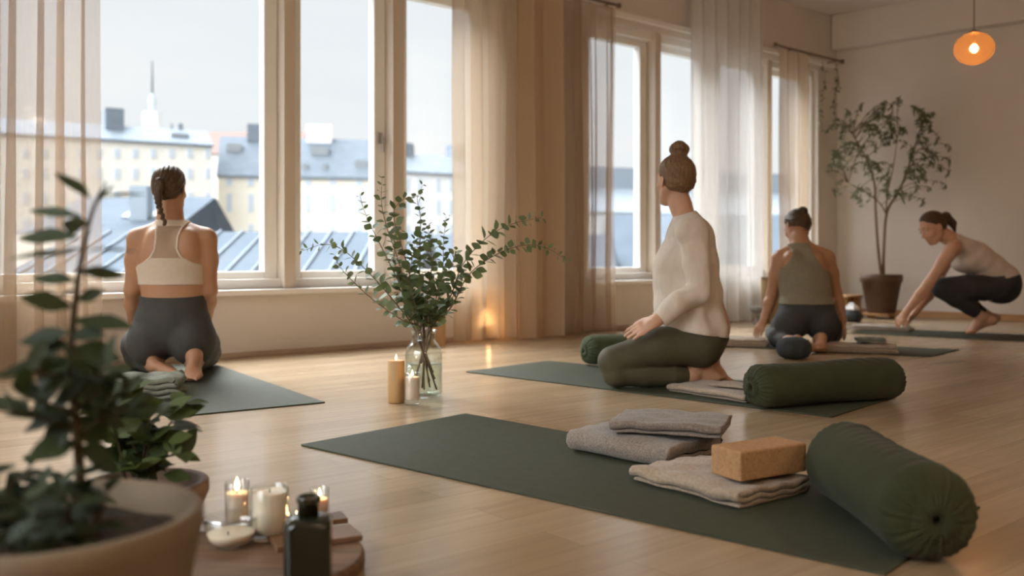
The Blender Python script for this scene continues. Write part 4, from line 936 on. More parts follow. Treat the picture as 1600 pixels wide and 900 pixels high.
def pendant(p, R, label, power, bulb=None, shade=None, grp=None):
    r = empty('pendant_lamp', p, label, 'pendant lamp', grp)
    MB().lathe([(R*math.sin(PI*i/24)*1.0 if 0 < i < 24 else 0, -R*.86*math.cos(PI*i/24)) for i in range(2, 23)], 48).build('shade', shade or amber_m, r, smooth=True)
    MB().lathe([(0,R*.80),(R*.30,R*.80),(R*.32,R*.86),(R*.16,R*.92),(.008,R*1.0),(0,R*1.02)], 24).build('cap', rod_m, r, smooth=True)
    MB().tube([(0,0,R), (0,0,ZC-p[2]-.02)], .004, 8).build('cord', rod_m, r)
    MB().lathe([(0,ZC-p[2]-.028),(.05,ZC-p[2]-.028),(.055,ZC-p[2]-.001),(0,ZC-p[2]-.001)], 24).build('ceiling_rose', rod_m, r)
    MB().lathe([(0,-.026),(.012,-.022),(.022,-.008),(.024,.002),(.018,.014),(.012,.024),(0,.024)], 20).build('bulb', bulb or bulb_m, r, smooth=True)
    MB().lathe([(0,.0245),(.012,.0245),(.012,.06),(.004,.064),(.004,R*.8),(0,R*.8)], 16).build('socket', rod_m, r, smooth=True)
    if not power: return r
    l = bpy.data.lights.new('added_fill_light', 'POINT'); l.energy = power; l.color = (1, .76, .54); l.shadow_soft_size = .04
    o = bpy.data.objects.new('added_fill_light', l); C.objects.link(o); o.parent = r; o.location = (0, 0, -.045)
    return r
pp = at(1522, 76, 6.3); pendant((pp.x, pp.y, pp.z), 29.5*6.3/F, 'amber glass globe pendant lamp glowing before the back wall', 0, bulb_hot)
FILL_LAMPS = [((3.1, .7, 2.3), 75), ((1.0, -1.2, 2.35), 55)]  # unseen lamps added to brighten the room
for q, pw in FILL_LAMPS: pendant(q, .16, 'added white opal globe lamp, unseen, filling the near half of the studio', pw, None, opal_m, 'added opal fill lamps')
# ================================================================ people
def skin_mat(name, c1, c2): return mat(name, c1, c2, rough=.5, scale=9, sss=.12, bump=.06, bump_scale=300, spec=.4)
skin_a = skin_mat('skin_tan', (.40, .205, .115), (.44, .235, .135)); skin_b = skin_mat('skin_fair', (.50, .29, .19), (.54, .32, .215))
def hair_mat(name, c1, c2, stretch=(60, 60, 6)):
    return mat(name, c1, c2, rough=.42, scale=3, stretch=stretch, bump=.7, bump_scale=3.5, bump_dist=.003, spec=.22, detail=3)
hair_br = hair_mat('hair_brown', (.045, .026, .014), (.10, .058, .030)); hair_dk = hair_mat('hair_dark_brown', (.045, .027, .016), (.10, .060, .035)); hair_lt = hair_mat('hair_light_brown', (.12, .068, .034), (.24, .145, .075))
eye_m = mat('eye_white', (.7, .66, .62), rough=.2); iris_m = mat('iris_brown', (.06, .035, .02), rough=.15); brow_m = mat('eyebrow', (.05, .03, .018), rough=.8)
lip_m = mat('lips', (.42, .17, .13), rough=.45)
def V3(v): return Vector(v)
def frame(fwd, up):
    f = V3(fwd).normalized(); u = V3(up); u = (u-f*u.dot(f)).normalized(); r = f.cross(u); return r, f, u       # right, forward, up
class Head:
    def __init__(s, c, fwd, up=(0,0,1), k=1.0): s.c = V3(c); s.r, s.f, s.u = frame(fwd, up); s.k = k; s.ax = [tuple(s.r), tuple(s.f), tuple(s.u)]
    def p(s, x, y, z): return s.c+(s.r*x+s.f*y+s.u*z)*s.k
    def sz(s, *v): return [q*s.k for q in v]
    def loc(s, X, Y, Z):
        px, py, pz = (X-s.c.x)/s.k, (Y-s.c.y)/s.k, (Z-s.c.z)/s.k
        return [px*a[0]+py*a[1]+pz*a[2] for a in s.ax]
    def skin(s, B):
        p, z = s.p, s.sz
        B.el(p(0,-.012,.028), z(.072,.092,.084), .02*s.k, s.ax)
        B.el(p(0,.030,-.028), z(.058,.058,.082), .03, s.ax)
        B.el(p(0,.048,-.080), z(.034,.032,.026), .025, s.ax); B.el(p(0,.068,-.096), z(.017,.016,.014), .016, s.ax)
        for q in (-1, 1):
            B.rc(p(q*.056,-.006,-.050), p(q*.026,.052,-.096), .014*s.k, .013*s.k, .03)      # jaw line
            B.el(p(q*.040,.054,-.026), z(.022,.022,.020), .02, s.ax)                        # cheek
            B.el(p(q*.031,.094,.008), z(.017,.012,.011), .008, s.ax, sub=True)              # eye socket
            B.rc(p(q*.012,.080,.026), p(q*.048,.066,.024), .009*s.k, .007*s.k, .012)        # brow
            B.el(p(q*.031,.071,.007), z(.014,.0135,.012), .004, s.ax); B.el(p(q*.031,.0735,.0115), z(.0138,.0130,.0075), .003, s.ax)   # eyelids
        B.rc(p(0,.080,.012), p(0,.100,-.022), .0065*s.k, .0105*s.k, .012); B.el(p(0,.096,-.030), z(.014,.012,.009), .008, s.ax)
        for q in (-1, 1): B.el(p(q*.011,.088,-.032), z(.007,.009,.006), .006, s.ax)
        B.el(p(0,.078,-.052), z(.024,.014,.010), .010, s.ax)
        B.el(p(0,.086,-.0545), z(.020,.008,.0048), .004, s.ax); B.el(p(0,.084,-.0645), z(.017,.008,.0055), .004, s.ax)
        for q in (-1, 1):                                                                     # ears
            a1 = (s.r*q*.5-s.f*.85).normalized(); a2 = (s.u*.98-s.f*.15); a2 = (a2-a1*a2.dot(a1)).normalized(); a3 = a1.cross(a2)
            B.el(p(q*.074,-.012,-.004), z(.017,.031,.0065), .006, [tuple(a1), tuple(a2), tuple(a3)])
            B.el(p(q*.082,-.014,.000), z(.008,.016,.006), .004, [tuple(a1), tuple(a2), tuple(a3)], sub=True)
            B.el(p(q*.071,-.002,-.030), z(.008,.009,.010), .006, s.ax)
        return s
    def details(s, par, who):
        for q in (-1, 1):
            b = MB(); b.lathe([(.0118*math.sin(PI*i/12) if 0 < i < 12 else 0, -.0118*math.cos(PI*i/12)) for i in range(13)], 20); e = b.build('eye', eye_m, par, smooth=True); e.location = s.p(q*.031,.0745,.005)
            b = MB(); b.lathe([(0,0),(.0055,-.0004),(.006,-.0012),(0,-.0012)], 16); i = b.build('iris', iris_m, e, smooth=True)
            i.location = s.f*.0122*s.k; i.rotation_euler = s.f.to_track_quat('Z','Y').to_euler()
            b = MB(); b.tube([s.p(q*.015,.0875,.034), s.p(q*.030,.0835,.0372), s.p(q*.045,.0705,.0350)], [.0020,.0024,.0012], 8); b.build('eyebrow', brow_m, par, smooth=True)
    def hair(s, vox, name, m, par, hairline=.0, low=-.060, amp=.0022, knot=(0,-.06,.10), extra=None, wide=0.0):
        lo = s.c-Vector((.2,.2,.2)); hi = s.c+Vector((.2,.2,.22)); B = Field(lo, hi, vox)
        B.el(s.p(0,-.014,.030), s.sz(.0795+wide,.099,.090), .01, s.ax); B.el(s.p(0,-.040,-.018), s.sz(.066+wide,.064,.060), .03, s.ax)
        K = Vector(knot)
        def groove(x, y, z):
            a, b_, c_ = s.loc(x, y, z); th = np.arctan2(a-K.x, (b_-K.y)*.8-(c_-K.z)*.6+.0001); rr = np.sqrt((a-K.x)**2+(b_-K.y)**2+(c_-K.z)**2)
            return amp*(np.sin(th*23+np.sin(rr*40)*.8)*.6+np.sin(th*41+1.3)*.4)*np.clip(rr/.05, 0, 1)
        B.near(groove)
        X, Y, Z = B.grids(); a, b_, c_ = s.loc(X, Y, Z)
        g1 = b_*.80-c_*.60-.014-hairline-.16*np.maximum(0, np.abs(a)-.045)*0+.35*np.maximum(0, np.abs(a)-.05)
        g2 = low-c_+np.maximum(0, (b_+.02))*.55-np.maximum(0, .045-np.abs(a))*.25
        g3 = .027-np.sqrt((np.abs(a)-.080)**2+(b_-.004)**2+((c_+.014)*.8)**2)
        g = np.maximum(g1, g2)*.8*s.k; B.A = B.A+(.0062*np.exp(np.minimum(g, 0)/.011)).astype(np.float32)      # thins out at the hairline
        B.cut(np.maximum(g, g3))
        if extra: extra(B, s)
        return B.mesh(name, m, par)
def hand(B, wrist, d, back, thumb_side, k=1.0, curl=(.12,.25,.2), spread=.10, thumb_out=.7, L=None):
    """palm, four unequal bent fingers and a thumb from the side of the palm; d = towards the fingertips, back = out of the hand's back"""
    w = V3(wrist); d = V3(d).normalized(); n = V3(back); n = (n-d*n.dot(d)).normalized(); t = d.cross(n)*thumb_side
    kk = k
    P = lambda a, b_, c_: w+(d*a+t*b_+n*c_)*kk
    fl_ = (tuple(n), .62)
    B.rc(P(0,0,0), P(.03,.004,0), .025*kk, .025*kk, .02, flat=(tuple(n), .75))
    for b0, b1 in ((.016,.029),(.006,.010),(-.005,-.010),(-.014,-.028)): B.rc(P(.018,b0,0), P(.084-.006*abs(b1)/.03,b1,0), .0175*kk, .0125*kk, .012, flat=fl_)
    fingers = [(.027,.086,.070,1.0),(.009,.090,.079,.4),(-.0095,.087,.072,-.3),(-.0275,.080,.056,-1.0)]
    for b0, a0, ln, sp in fingers:
        p = P(a0-.012,b0,.001); dirv = (d+t*sp*spread).normalized(); r0 = .0088*kk
        segs = (.46,.30,.24); a = 0
        for j, sg in enumerate(segs):
            a += curl[j]; dv = dirv*math.cos(a)-n*math.sin(a); e = p+dv*ln*sg*kk*(1.12 if j == 0 else 1); B.rc(p, e, r0, r0*.90, .010 if j == 0 else .003); p = e; r0 *= .90
    p = P(.022,.020,-.004); a1 = (d*.72+t*thumb_out-n*.18).normalized(); e = p+a1*.040*kk; B.rc(p, e, .0145*kk, .0110*kk, .012)
    a2 = (d*.92+t*thumb_out*.45-n*.15).normalized(); f_ = e+a2*.030*kk; B.rc(e, f_, .0108*kk, .0095*kk, .004); g = f_+(d+t*.15*thumb_out-n*.2).normalized()*.022*kk; B.rc(f_, g, .0095*kk, .0078*kk, .003)
def foot(B, ankle, heel, ball, toe_dir, up, k=1.0, big=1, ra=.034):
    """ankle, heel, arch, ball and five toes; up = dorsal side at the ball, big = side of the big toe"""
    an, he, ba = V3(ankle), V3(heel), V3(ball); td = V3(toe_dir).normalized(); u = V3(up); u = (u-td*u.dot(td)).normalized(); t = td.cross(u)*big
    B.rc(an, he, ra*k, .029*k, .025); mid = an.lerp(ba, .55)
    B.rc(an, mid, ra*.95*k, .027*k, .025)
    for q in (-1, 0, 1): B.rc(mid+t*.010*q*k, ba+t*.024*q*k, .024*k, (.019+.002*q)*k, .022)
    B.rc(he, ba-t*.020*k, .026*k, .017*k, .03)
    for i in range(5):
        q = 1-i*.5; r = (.0125 if i == 0 else .0088-.0006*i)*k; ln = (.040-.0045*i)*k; p = ba+t*q*.031*k+td*(.008-.003*i)*k
        B.rc(p, p+td*ln-u*.004*k, r*1.05, r*.92, .008)
def person(B, label, m, base): 
    o = B.mesh('person', m); o.location.z = .007; return tag(o, label, 'person')

# ---------------------------------------------------------------- kneeling woman with the bun (facing left, head turned away)
def woman_bun():
    Y = 4.30; vx = .0035
    q = lambda x, y, d=0.0: at(x, y, Y+d)
    lo = V3((.36, 3.95, -.0)); hi = V3((1.06, 4.72, 1.18)); B = Field(lo, hi, vx)
    G = lambda: Field(lo, hi, vx)
    LX = Field(lo, hi, vx)                       # legs
    hipL, hipR = q(1092,541,-.085), q(1092,540,.09); kneeL, kneeR = q(958,567,-.115), q(962,566,.16)
    shL0, shR0 = q(962,586,-.12), q(968,580,.16); ankL, ankR = q(1078,590,-.075), q(1085,584,.075)
    def legs(D):
        D.el(q(1090,528), (.108,.165,.105), .04)
        D.el(q(1096,541,-.075), (.092,.090,.098), .04); D.el(q(1096,540,.08), (.092,.090,.098), .04)
        D.chain([hipL, q(1030,545,-.10), kneeL], [.092,.083,.062], .03); D.chain([hipR, q(1030,545,.14), kneeR], [.090,.081,.060], .03)
        D.chain([shL0, q(1010,588,-.11), q(1050,589,-.10), ankL], [.052,.051,.044,.034], .007); D.chain([shR0, q(1010,583,.13), q(1050,583,.10), ankR], [.050,.050,.044,.034], .02)
        D.rc(kneeL, shL0, .060, .053, .02); D.rc(kneeR, shR0, .058, .052, .02); D.rc(q(1096,510), q(1086,468), .115, .098, .05, flat=((0,1,0), 1.30))
    legs(B)
    # torso under the sweater
    B.chain([q(1096,510), q(1086,468), q(1076,415), q(1072,375)], [.115,.098,.110,.085], .05, flat=((0,1,0), 1.30))
    for d in (-1, 1): B.rc(q(1072,352,d*.03), q(1078,364,d*.145), .045, .048, .03)
    B.chain([q(1073,352,.0), q(1063,322,.01), q(1058,300,.02)], [.054,.046,.046], .03)
    LX = B.copy()
    h = Head(q(1054.5,284,.03), (-.42,.90,-.05), (.05,.0,1), 1.0); h.skin(B)
    shl, elb, wri = q(1082,370,-.155), q(1091,455,-.205), q(1026,503,-.215)
    B.chain([shl, elb, wri], [.046,.040,.027], .02)
    shr, elr, wrr = q(1078,368,.165), q(1086,452,.215), q(1022,503,.21); B.chain([shr, elr, wrr], [.046,.040,.027], .02)
    hd = q(966,536,-.165)-q(1028,504,-.215); hand(B, wri, hd, V3((.38,-.62,.75)), 1, 1.0, curl=(.02,.14,.12), spread=.07, thumb_out=.55)
    hand(B, wrr, q(962,540,.16)-q(1022,503,.21), V3((.30,.5,.8)), -1, 1.0, curl=(.02,.14,.12), spread=.07, thumb_out=.55)
    foot(B, ankL, q(1100,572,-.035), q(1116,592,-.015), (1,.10,-.22), (.25,0,-1), .95, 1); foot(B, ankR, q(1112,560,.05), q(1127,588,.06), (.85,.0,-.65), (-.7,0,-.7), .95, -1)
    o = person(B, 'woman with a hair bun in an off-white sweater kneeling on the middle mat', skin_b, None)
    # leggings
    LX.grow(.004); LX.plane(q(1075,588,0), (1,.0,-.05)) if False else None
    X, Yg, Z = LX.grids()
    LX.cut(np.where(Z < q(0,573).z, X-q(1073,588).x, -1.0)+0*Yg)
    LX.plane(q(1128,525), (.34,0,1))
    LX.near(lambda x, y, z: .0016*np.sin(60*x+40*z)*np.exp(-((x-kneeL.x-.06)/.05)**2))
    LX.mesh('leggings', mat('leggings_olive', (.056,.050,.024), (.064,.057,.029), rough=.75, scale=30, bump=.15, bump_scale=500), o)
    # sweater
    S = G()
    S.chain([q(1073,372), q(1075,415), q(1077,465), q(1082,515)], [.092,.122,.138,.142], .06, flat=((0,1,0), 1.22))
    S.el(q(1048,425), (.06,.11,.075), .06); S.el(q(1091,519), (.131,.198,.13), .05); S.el(shl, (.070,.064,.072), .03); S.el(shr, (.070,.064,.072), .03); S.rc(q(1062,425), q(1068,500), .112, .122, .06)
    for d in (-1, 1):
        S.rc(q(1069,347,d*.055), q(1080,367,d*.150), .040, .058, .04)
    S.rc(q(1078,350,0), q(1090,372,0), .06, .07, .05); S.rc(q(1070,352,-.06), q(1080,362,-.12), .062, .066, .03)
    for a, e, w in ((shl, elb, wri), (shr, elr, wrr)):
        S.chain([a, a.lerp(e,.5), e, e.lerp(w,.45), e.lerp(w,.92)], [.064,.062,.056,.052,.037], .010); c0 = e.lerp(w,.80); c1 = e.lerp(w,.95); S.rc(c0, c1, .041, .040, .006)
    rd = np.random.RandomState(3)
    def folds(x, y, z):
        u = x-q(1080,0).x; v = z
        f = .0078*np.sin(42*u+2.5*np.sin(4*v)+22*y)*np.clip((.95-z)/.35, 0, 1)+.003*np.sin(55*v+30*u+8*y)*np.exp(-((z-elb.z)/.10)**2)+.0012*np.sin(75*u-30*v+5*y)
        return f
    S.near(folds)
    S.plane(q(1128,527), V3((-.15,0,-1)))
    for a, e, w in ((shl, elb, wri), (shr, elr, wrr)):
        pl = e.lerp(w,.93); dv = (w-e).normalized(); X, Yg, Z = S.grids(); D = (X-pl.x)*dv.x+(Yg-pl.y)*dv.y+(Z-pl.z)*dv.z
        near = ((X-w.x)**2+(Yg-w.y)**2+(Z-w.z)**2) < .09**2; S.A = np.where(near, np.maximum(S.A, D.astype(np.float32)), S.A)
    S.plane(q(1071,336), (-.30,0,1)); nk = G(); nk.rc(q(1072,365,0), q(1058,290,.02), .056, .075, .0); S.A = np.maximum(S.A, -nk.A)
    S.mesh('sweater', mat('sweater_offwhite', (.58,.50,.42), (.63,.55,.465), rough=.95, scale=40, stretch=(1,1,.45), bump=.55, bump_scale=16, bump_dist=.016, sheen=.2), o)
    def bun(F_, s):
        c = s.p(.0,-.035,.143)
        for i in range(7):
            a = i*2*PI/7; F_.el(c+s.r*.024*math.cos(a)+s.f*.020*math.sin(a)+s.u*.006*math.sin(2*a), (.024,.022,.026), .008)
        F_.el(c+s.u*.012, (.028,.028,.026), .008); F_.rc(s.p(0,-.028,.10), s.p(0,-.033,.135), .040, .030, .012)
        F_.near(lambda x, y, z: np.where((z > s.p(0,0,.125).z), .0022*np.sin(150*(x-c.x)+90*(z-c.z)+60*np.sin(40*(y-c.y))), 0))
    h.hair(.003, 'hair', hair_lt, o, knot=(0,-.03,.12), extra=bun, low=-.055, wide=.004)
    h.details(o, 'bun')
    return o
woman_bun()

# ---------------------------------------------------------------- kneeling woman in the sports bra (seen from behind)
def woman_braid():
    Y = 4.52; vx = .0035
    q = lambda x, y, d=0.0: at(x, y, Y+d)
    lo = V3((-2.02, 4.12, 0)); hi = V3((-1.34, 5.12, 1.10)); B = Field(lo, hi, vx); LX = Field(lo, hi, vx)
    hipL, hipR = q(238,530,.06), q(300,530,.06); knL, knR = atz(206,4.98,.075), atz(324,4.99,.075)
    anL, anR = atz(243,4.50,.062), atz(303,4.50,.075)
    def legs(D):
        D.el(q(268,500,.02), (.150,.105,.10), .05); D.el(q(268,523,.02), (.175,.115,.11), .05)
        D.el(q(235,535,.0), (.106,.120,.120), .022); D.el(q(302,534,.0), (.106,.120,.120), .018)
        D.chain([q(270,495,.03), q(271,466,.03), q(271,450,.03)], [.110,.088,.092], .05, flat=((1,0,0), 1.34))
        D.chain([hipL, hipL.lerp(knL,.5), knL], [.098,.090,.064], .03); D.chain([hipR, hipR.lerp(knR,.5), knR], [.098,.090,.064], .03)
    def shins(D):
        for k_, a_ in ((knL,anL),(knR,anR)):
            k2 = V3((k_.x, k_.y-.01, .062)); D.chain([k2, k2.lerp(a_,.4), k2.lerp(a_,.75), a_], [.055,.053,.044,.034], .02); D.rc(k_, k2, .062, .056, .02)
    legs(B); LS = Field(lo, hi, vx); shins(LS)
    B.chain([q(270,495,.03), q(271,466,.03), q(270,438,.03), q(269,405,.03), q(269,378,.03)], [.110,.088,.100,.116,.090], .05, flat=((1,0,0), 1.34))
    for e, x in ((-1,219),(1,319)):
        B.rc(q(268+e*8,357,.02), q(x,374,.03), .042, .050, .03); B.el(q(269+e*24,385,-.035), (.055,.045,.075), .04)      # shoulder and blade
    LX = B.copy(); B.chain([q(267,360,.03), q(266,335,.025), q(265,312,.03)], [.060,.055,.054], .03); T = B.copy(); shins(B)
    h = Head(q(265,297,.04), (.0,1,-.10), (0,.05,1), .98); h.skin(B)
    for e, sh, el, wr, hn, back in ((-1, q(215,378,.03), q(207,455,.05), q(210,517,.22), q(196,560,.38), V3((-.5,-.15,.8))), (1, q(323,377,.03), q(327,455,.05), q(322,508,.24), q(318,548,.40), V3((.5,-.15,.8)))):
        B.chain([sh, sh.lerp(el,.4), el], [.050,.046,.037], .03); B.chain([el, el.lerp(wr,.35), wr], [.037,.038,.025], .02)
        hand(B, wr, hn-wr, back, -1 if e > 0 else 1, 1.0, curl=(.05,.2,.2), spread=.08, thumb_out=.5)
    X, Yg, Z = B.grids()
    u = (X-q(268,0).x)
    B.A += (.0035*np.exp(-(u/.012)**2)*np.exp(-((Z-.78)/.20)**2)*(Yg < Y)).astype(np.float32)*(np.abs(B.A) < .03)           # spine furrow
    foot(B, anR, atz(303,4.38,.105), atz(302,4.335,.026), (0,-.75,-.12), (0,.3,-1), .95, -1) if False else None
    # right foot: toes tucked, sole towards the camera
    foot(B, anR, atz(304,4.42,.112), atz(302,4.375,.030), (.02,-1,-.12), (0,.45,.9), .98, -1)
    foot(B, anL, atz(240,4.42,.075), atz(276,4.365,.030), (.9,-.35,-.05), (-.2,-.3,-.9), .95, 1)
    o = person(B, 'woman with a braid, cream sports bra and grey leggings, kneeling and seen from behind', skin_a, None)
    LS.plane((0,4.545,0), (0,-1,0)); LX.A = smin(LX.A, LS.A, .02); LX.grow(.004); LX.plane(q(268,464), (0,-.10,1))
    LX.mesh('leggings', mat('leggings_charcoal', (.040,.038,.033), (.047,.045,.040), rough=.8, scale=30, bump=.15, bump_scale=500), o)
    # bra: band, racerback straps and the mesh panel between them
    T.el(q(270,410,.16), (.12,.05,.055), .05)
    X, Yg, Z = T.grids(); u = np.abs(X-q(270,0).x+.0*Z); zz = lambda y: q(0,y).z
    wk = np.interp(Z, [zz(447), zz(418), zz(412), zz(404), zz(392), zz(375), zz(360), zz(346)], [.30, .165, .118, .078, .058, .056, .064, .082])
    band = np.maximum(Z-zz(346), zz(447)-Z); full = np.maximum(u-wk, band)
    inner = np.maximum(np.maximum(u-(wk-.013), zz(405)-Z), Z-zz(356)); inner = np.maximum(inner, Yg-Y)
    b = T.copy().grow(.0055).cut(np.maximum(full, -inner)*.9); b.mesh('sports_bra', mat('bra_cream', (.56,.46,.36), (.60,.50,.40), rough=.85, scale=40, bump=.2, bump_scale=500), o)
    b2 = T.copy().grow(.0035).cut(np.maximum(inner-.004, full)); b2 = b2.mesh('mesh_panel', mat('bra_mesh', (.34,.23,.155), (.37,.26,.18), rough=.8, scale=300), o); b2['label'] = 'darker sheer back panel'
    def braid(F_, s):
        Q = curve_pts([at(250,285,4.44), at(247,305,4.43), at(249,325,4.425), at(258,352,4.43)], 18)
        for i, p in enumerate(Q):
            r = .024-.0095*i/18; sd = 1 if i % 2 else -1; F_.el(p+Vector((sd*.007*(1-i/30), 0, 0)), (r*.62,r*.65,r*.80), .004, [(.8,0,.6*sd),(0,1,0),(-.6*sd,0,.8)])
    hr = h.hair(.003, 'hair', hair_br, o, knot=(-.03,-.10,-.02), extra=braid, low=-.058)
    h.details(o, 'braid'); return o
woman_braid()

# ---------------------------------------------------------------- woman in the olive tank top, leaning onto her hands
def woman_olive():
    Y = 6.0; vx = .004
    q = lambda x, y, d=0.0: at(x, y, Y+d)
    lo = V3((1.48, 5.60, 0)); hi = V3((2.30, 6.60, .99)); B = Field(lo, hi, vx); LX = Field(lo, hi, vx)
    hL, hR = q(1238,506,.05), q(1283,506,.05); kL, kR = atz(1217,6.36,.072), atz(1300,6.38,.072); aL, aR = atz(1235,5.80,.055), atz(1280,5.86,.062)
    def legs(D):
        D.el(q(1260,490,.02), (.150,.11,.09), .05); D.el(q(1237,505,.0), (.106,.115,.112), .035); D.el(q(1283,505,.0), (.106,.115,.112), .035)
        D.rc(Tb[0], Tb[1], Tr[0], Tr[1], .05, flat=((1,0,0), 1.32))
        for h_, k_ in ((hL,kL),(hR,kR)): D.chain([h_, h_.lerp(k_,.5), k_], [.098,.088,.063], .03)
    def shins(D):
        for h_, k_, a_ in ((hL,kL,aL),(hR,kR,aR)):
            k2 = V3((k_.x+(-.03 if k_ is kL else 0), k_.y-.01, .060)); m_ = k2.lerp(a_,.5)+V3((-.035 if k_ is kL else .01, 0, 0))
            D.chain([k2, m_, a_], [.055,.052,.036], .02); D.rc(k_, k2, .062, .056, .02)
    Tb = [q(1260,480,.04), q(1258,455,.06), q(1256,430,.09), q(1255,410,.12)]; Tr = [.112,.100,.108,.098]
    legs(B); LS = Field(lo, hi, vx); shins(LS)
    def torso(D):
        D.chain(Tb, Tr, .05, flat=((1,0,0), 1.32))
        for e, x in ((-1,1221),(1,1290)): D.rc(q(1254+e*8,389,.13), q(x,403,.13), .042, .050, .03); D.el(q(1255+e*18,412,.05), (.055,.045,.075), .04)
        D.chain([q(1254,393,.13), q(1249,374,.17)], [.058,.054], .03)
    torso(B); LX = B.copy(); T = B.copy(); shins(B); B.rc(q(1250,378,.16), q(1247,364,.20), .054, .054, .02)
    h = Head(q(1245.5,356,.25), (-.25,.68,-.66), (0,.68,.72), 1.0); h.skin(B)
    for sh, el, wr, hn, bk, ts in ((q(1218,408,.13), q(1206,462,.16), q(1194,502,.10), q(1183,523,.10), V3((-.7,-.6,.35)), 1), (q(1293,407,.13), q(1307,462,.14), q(1317,502,.06), q(1321,528,.05), V3((.8,-.5,.2)), -1)):
        B.chain([sh, sh.lerp(el,.4), el], [.050,.045,.036], .03); B.chain([el, el.lerp(wr,.35), wr], [.036,.037,.025], .02); hand(B, wr, hn-wr, bk, ts, .82, curl=(.10,.2,.2), spread=.14, thumb_out=.6)
    foot(B, aL, atz(1246,5.72,.075), atz(1268,5.71,.030), (.9,-.3,-.1), (-.2,-.3,-.9), .92, 1); foot(B, aR, atz(1284,5.76,.085), atz(1281,5.70,.030), (.1,-1,-.1), (0,.3,-.9), .92, -1)
    o = person(B, 'woman in an olive tank top kneeling with both hands down, seen from behind', skin_a, None)
    LS.plane((0,5.86,0), (0,-1,0)); LX.A = smin(LX.A, LS.A, .02); LX.grow(.004).plane(q(1260,475), (0,-.1,1))
    LX.mesh('leggings', mat('leggings_graphite', (.038,.040,.040), (.045,.047,.047), rough=.8, scale=30), o)
    T.el(q(1257,430,.20), (.12,.06,.07), .05); T.el(q(1260,478,.03), (.145,.11,.06), .04); T.grow(.006)
    X, Yg, Z = T.grids(); zz = lambda y: q(0,y).z; u = np.abs(X-q(1256,0).x)
    wk = np.interp(Z, [zz(476), zz(440), zz(424), zz(416), zz(405), zz(395), zz(384), zz(376)], [.4,.30,.150,.108,.078,.066,.066,.072])
    T.near(lambda x, y, z: .0022*np.sin(70*z+20*x)*np.exp(-((z-zz(462))/.05)**2))
    T.cut(np.maximum(u-wk, np.maximum(Z-zz(381), zz(477)-Z))*.9)
    T.mesh('tank_top', mat('tank_olive', (.215,.19,.130), (.24,.215,.15), rough=.9, scale=40, bump=.4, bump_scale=14, bump_dist=.012), o)
    def bun(F_, s):
        c = s.p(0,-.104,.052); F_.el(c, (.034,.030,.028), .012)
    h.hair(.0035, 'hair', hair_dk, o, knot=(0,-.07,.09), extra=bun, low=-.06, wide=.005, hairline=-.010); h.details(o, 'olive'); return o
woman_olive()

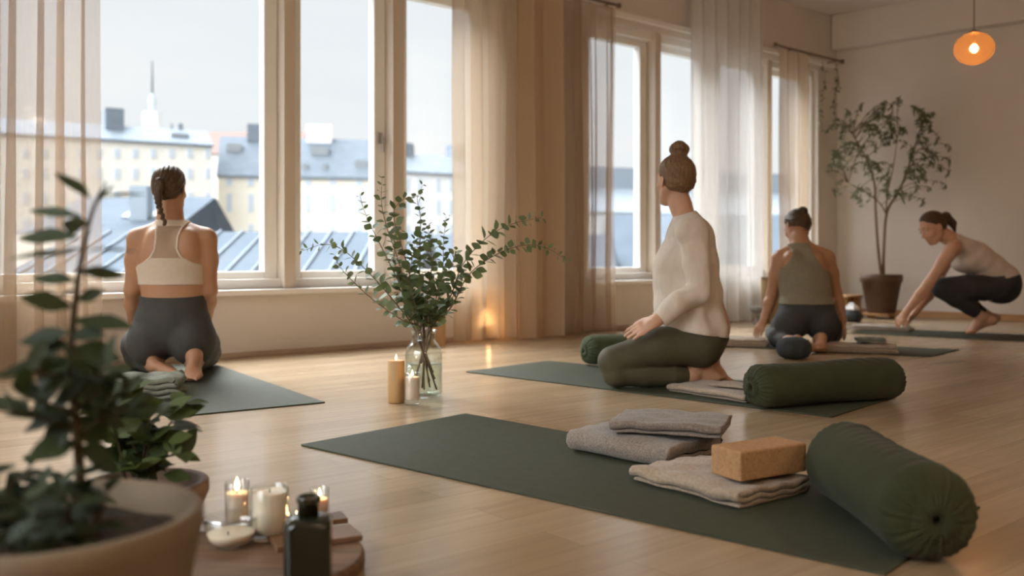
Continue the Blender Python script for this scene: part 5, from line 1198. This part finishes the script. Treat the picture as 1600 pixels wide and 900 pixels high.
# ---------------------------------------------------------------- squatting woman in profile
def woman_squat():
    Y = 7.0; vx = .004
    q = lambda x, y, d=0.0: at(x, y, Y+d)
    lo = V3((2.78, 6.60, 0)); hi = V3((3.92, 7.40, 1.0)); B = Field(lo, hi, vx); LX = Field(lo, hi, vx)
    hN, hF = q(1558,452,-.085), q(1558,451,.085); kN, kF = q(1470,450,-.11), q(1474,448,.12); aN, aF = q(1533,496,-.11), q(1538,492,.12)
    def legs(D):
        D.el(q(1562,446), (.125,.160,.115), .04); D.el(q(1566,451,-.065), (.120,.095,.115), .04); D.el(q(1566,451,.07), (.120,.095,.115), .04)
        D.rc(Tb[0], Tb[1], Tr[0], Tr[1], .05, flat=((0,1,0), 1.36))
    def limbs(D):
        for h_, k_, a_ in ((hN,kN,aN),(hF,kF,aF)):
            D.chain([h_, h_.lerp(k_,.5), k_], [.098,.086,.060], .03); D.chain([k_+V3((.0,0,-.02)), k_.lerp(a_,.35)+V3((.006,0,-.012)), k_.lerp(a_,.72), a_], [.058,.053,.043,.033], .02)
    Tb = [q(1560,437), q(1542,420), q(1521,403), q(1502,390)]; Tr = [.112,.098,.105,.085]
    legs(B); LS = Field(lo, hi, vx); limbs(LS)
    def torso(D):
        D.chain(Tb, Tr, .05, flat=((0,1,0), 1.36)); D.el(q(1506,414), (.07,.12,.055), .05)
        for e in (-1,1): D.rc(q(1494,379,e*.03), q(1492,388,e*.135), .045, .052, .03); D.el(q(1512,388,e*.085), (.06,.055,.045), .04)
    torso(B); LX = B.copy(); T = B.copy(); limbs(B); LU = B.copy()
    B.chain([q(1494,381), q(1479,371), q(1468,364)], [.056,.052,.050], .03)
    h = Head(q(1457,357), (-.86,-.10,-.50), (-.42,0,.90), 1.02); h.skin(B)
    for sh, el, wr, hn, bk, ts in ((q(1488,391,-.165), q(1450,446,-.20), q(1415,490,-.17), q(1396,513,-.13), V3((-.65,-.55,.5)), -1), (q(1484,390,.165), q(1461,450,.20), q(1428,492,.10), q(1405,514,.03), V3((-.5,.5,.6)), 1)):
        B.chain([sh, sh.lerp(el,.4), el], [.051,.045,.037], .03); B.chain([el, el.lerp(wr,.35), wr], [.037,.037,.025], .02); hand(B, wr, hn-wr, bk, ts, .85, curl=(.15,.3,.3), spread=.08, thumb_out=.5)
    foot(B, aN, q(1550,503,-.11), q(1518,519,-.11), (-1,0,-.12), (.1,0,1), 1.0, -1, .033); foot(B, aF, q(1556,498,.12), q(1524,513,.12), (-1,0,-.12), (.1,0,1), 1.0, 1, .033)
    o = person(B, 'woman in a light tank top and black leggings squatting in profile by the back wall', skin_b, None)
    X, Yg, Z = LX.grids(); dv = (aN-kN).normalized(); p = kN.lerp(aN,.88)
    LS.cut(np.where((Z < p.z+.10) & (X < q(1538,0).x), (X-p.x)*dv.x+(Z-p.z)*dv.z, -1.0)+0*Yg); LX.plane(q(1560,430), (-.24,0,.97)); LX.A = smin(LX.A, LS.A, .03); LX.grow(.006); LU.plane(q(1560,456), (0,0,1)); LU.cut(np.where((Z < p.z+.10) & (X < q(1538,0).x), (X-p.x)*dv.x+(Z-p.z)*dv.z, -1.0)+0*Yg); LU.grow(.005); LX.A = np.minimum(LX.A, LU.A)
    LX.mesh('leggings', mat('leggings_black', (.020,.021,.023), (.025,.026,.028), rough=.7, scale=30), o)
    T.el(q(1562,440), (.118,.155,.10), .04); T.rc(q(1494,381), q(1484,374), .056, .053, .03); T.grow(.006)
    T.near(lambda x, y, z: .0030*np.sin(46*(x*.75-z*.66)*1.6+12*y)*np.clip((q(1500,0).x-x+.35)/.3, 0, 1)*np.clip((x-3.38)/.1, 0, 1))
    for e in (-1,1): A_ = Field(lo, hi, vx); A_.el(q(1489,393,e*.185), (.105,.075,.105), .0); T.A = np.maximum(T.A, -A_.A)
    T.plane(q(1560,434), (.24,0,-.97)); T.plane(q(1485,377), (-.86,0,.5))
    T.mesh('tank_top', mat('tank_beige', (.54,.46,.39), (.58,.50,.43), rough=.9, scale=40, bump=.4, bump_scale=14, bump_dist=.012), o)
    def tail(F_, s):
        F_.chain([s.p(0,-.105,.035), s.p(0,-.135,.02), s.p(0,-.150,-.05), s.p(0,-.135,-.115)], [.022,.032,.028,.008], .012)
        F_.near(lambda x, y, z: .0015*np.sin(180*(y-s.c.y)+60*(x-s.c.x)))
    h.hair(.0035, 'hair', hair_dk, o, knot=(0,-.10,.03), extra=tail, low=-.05, hairline=-.018); h.details(o, 'squat'); return o
woman_squat()
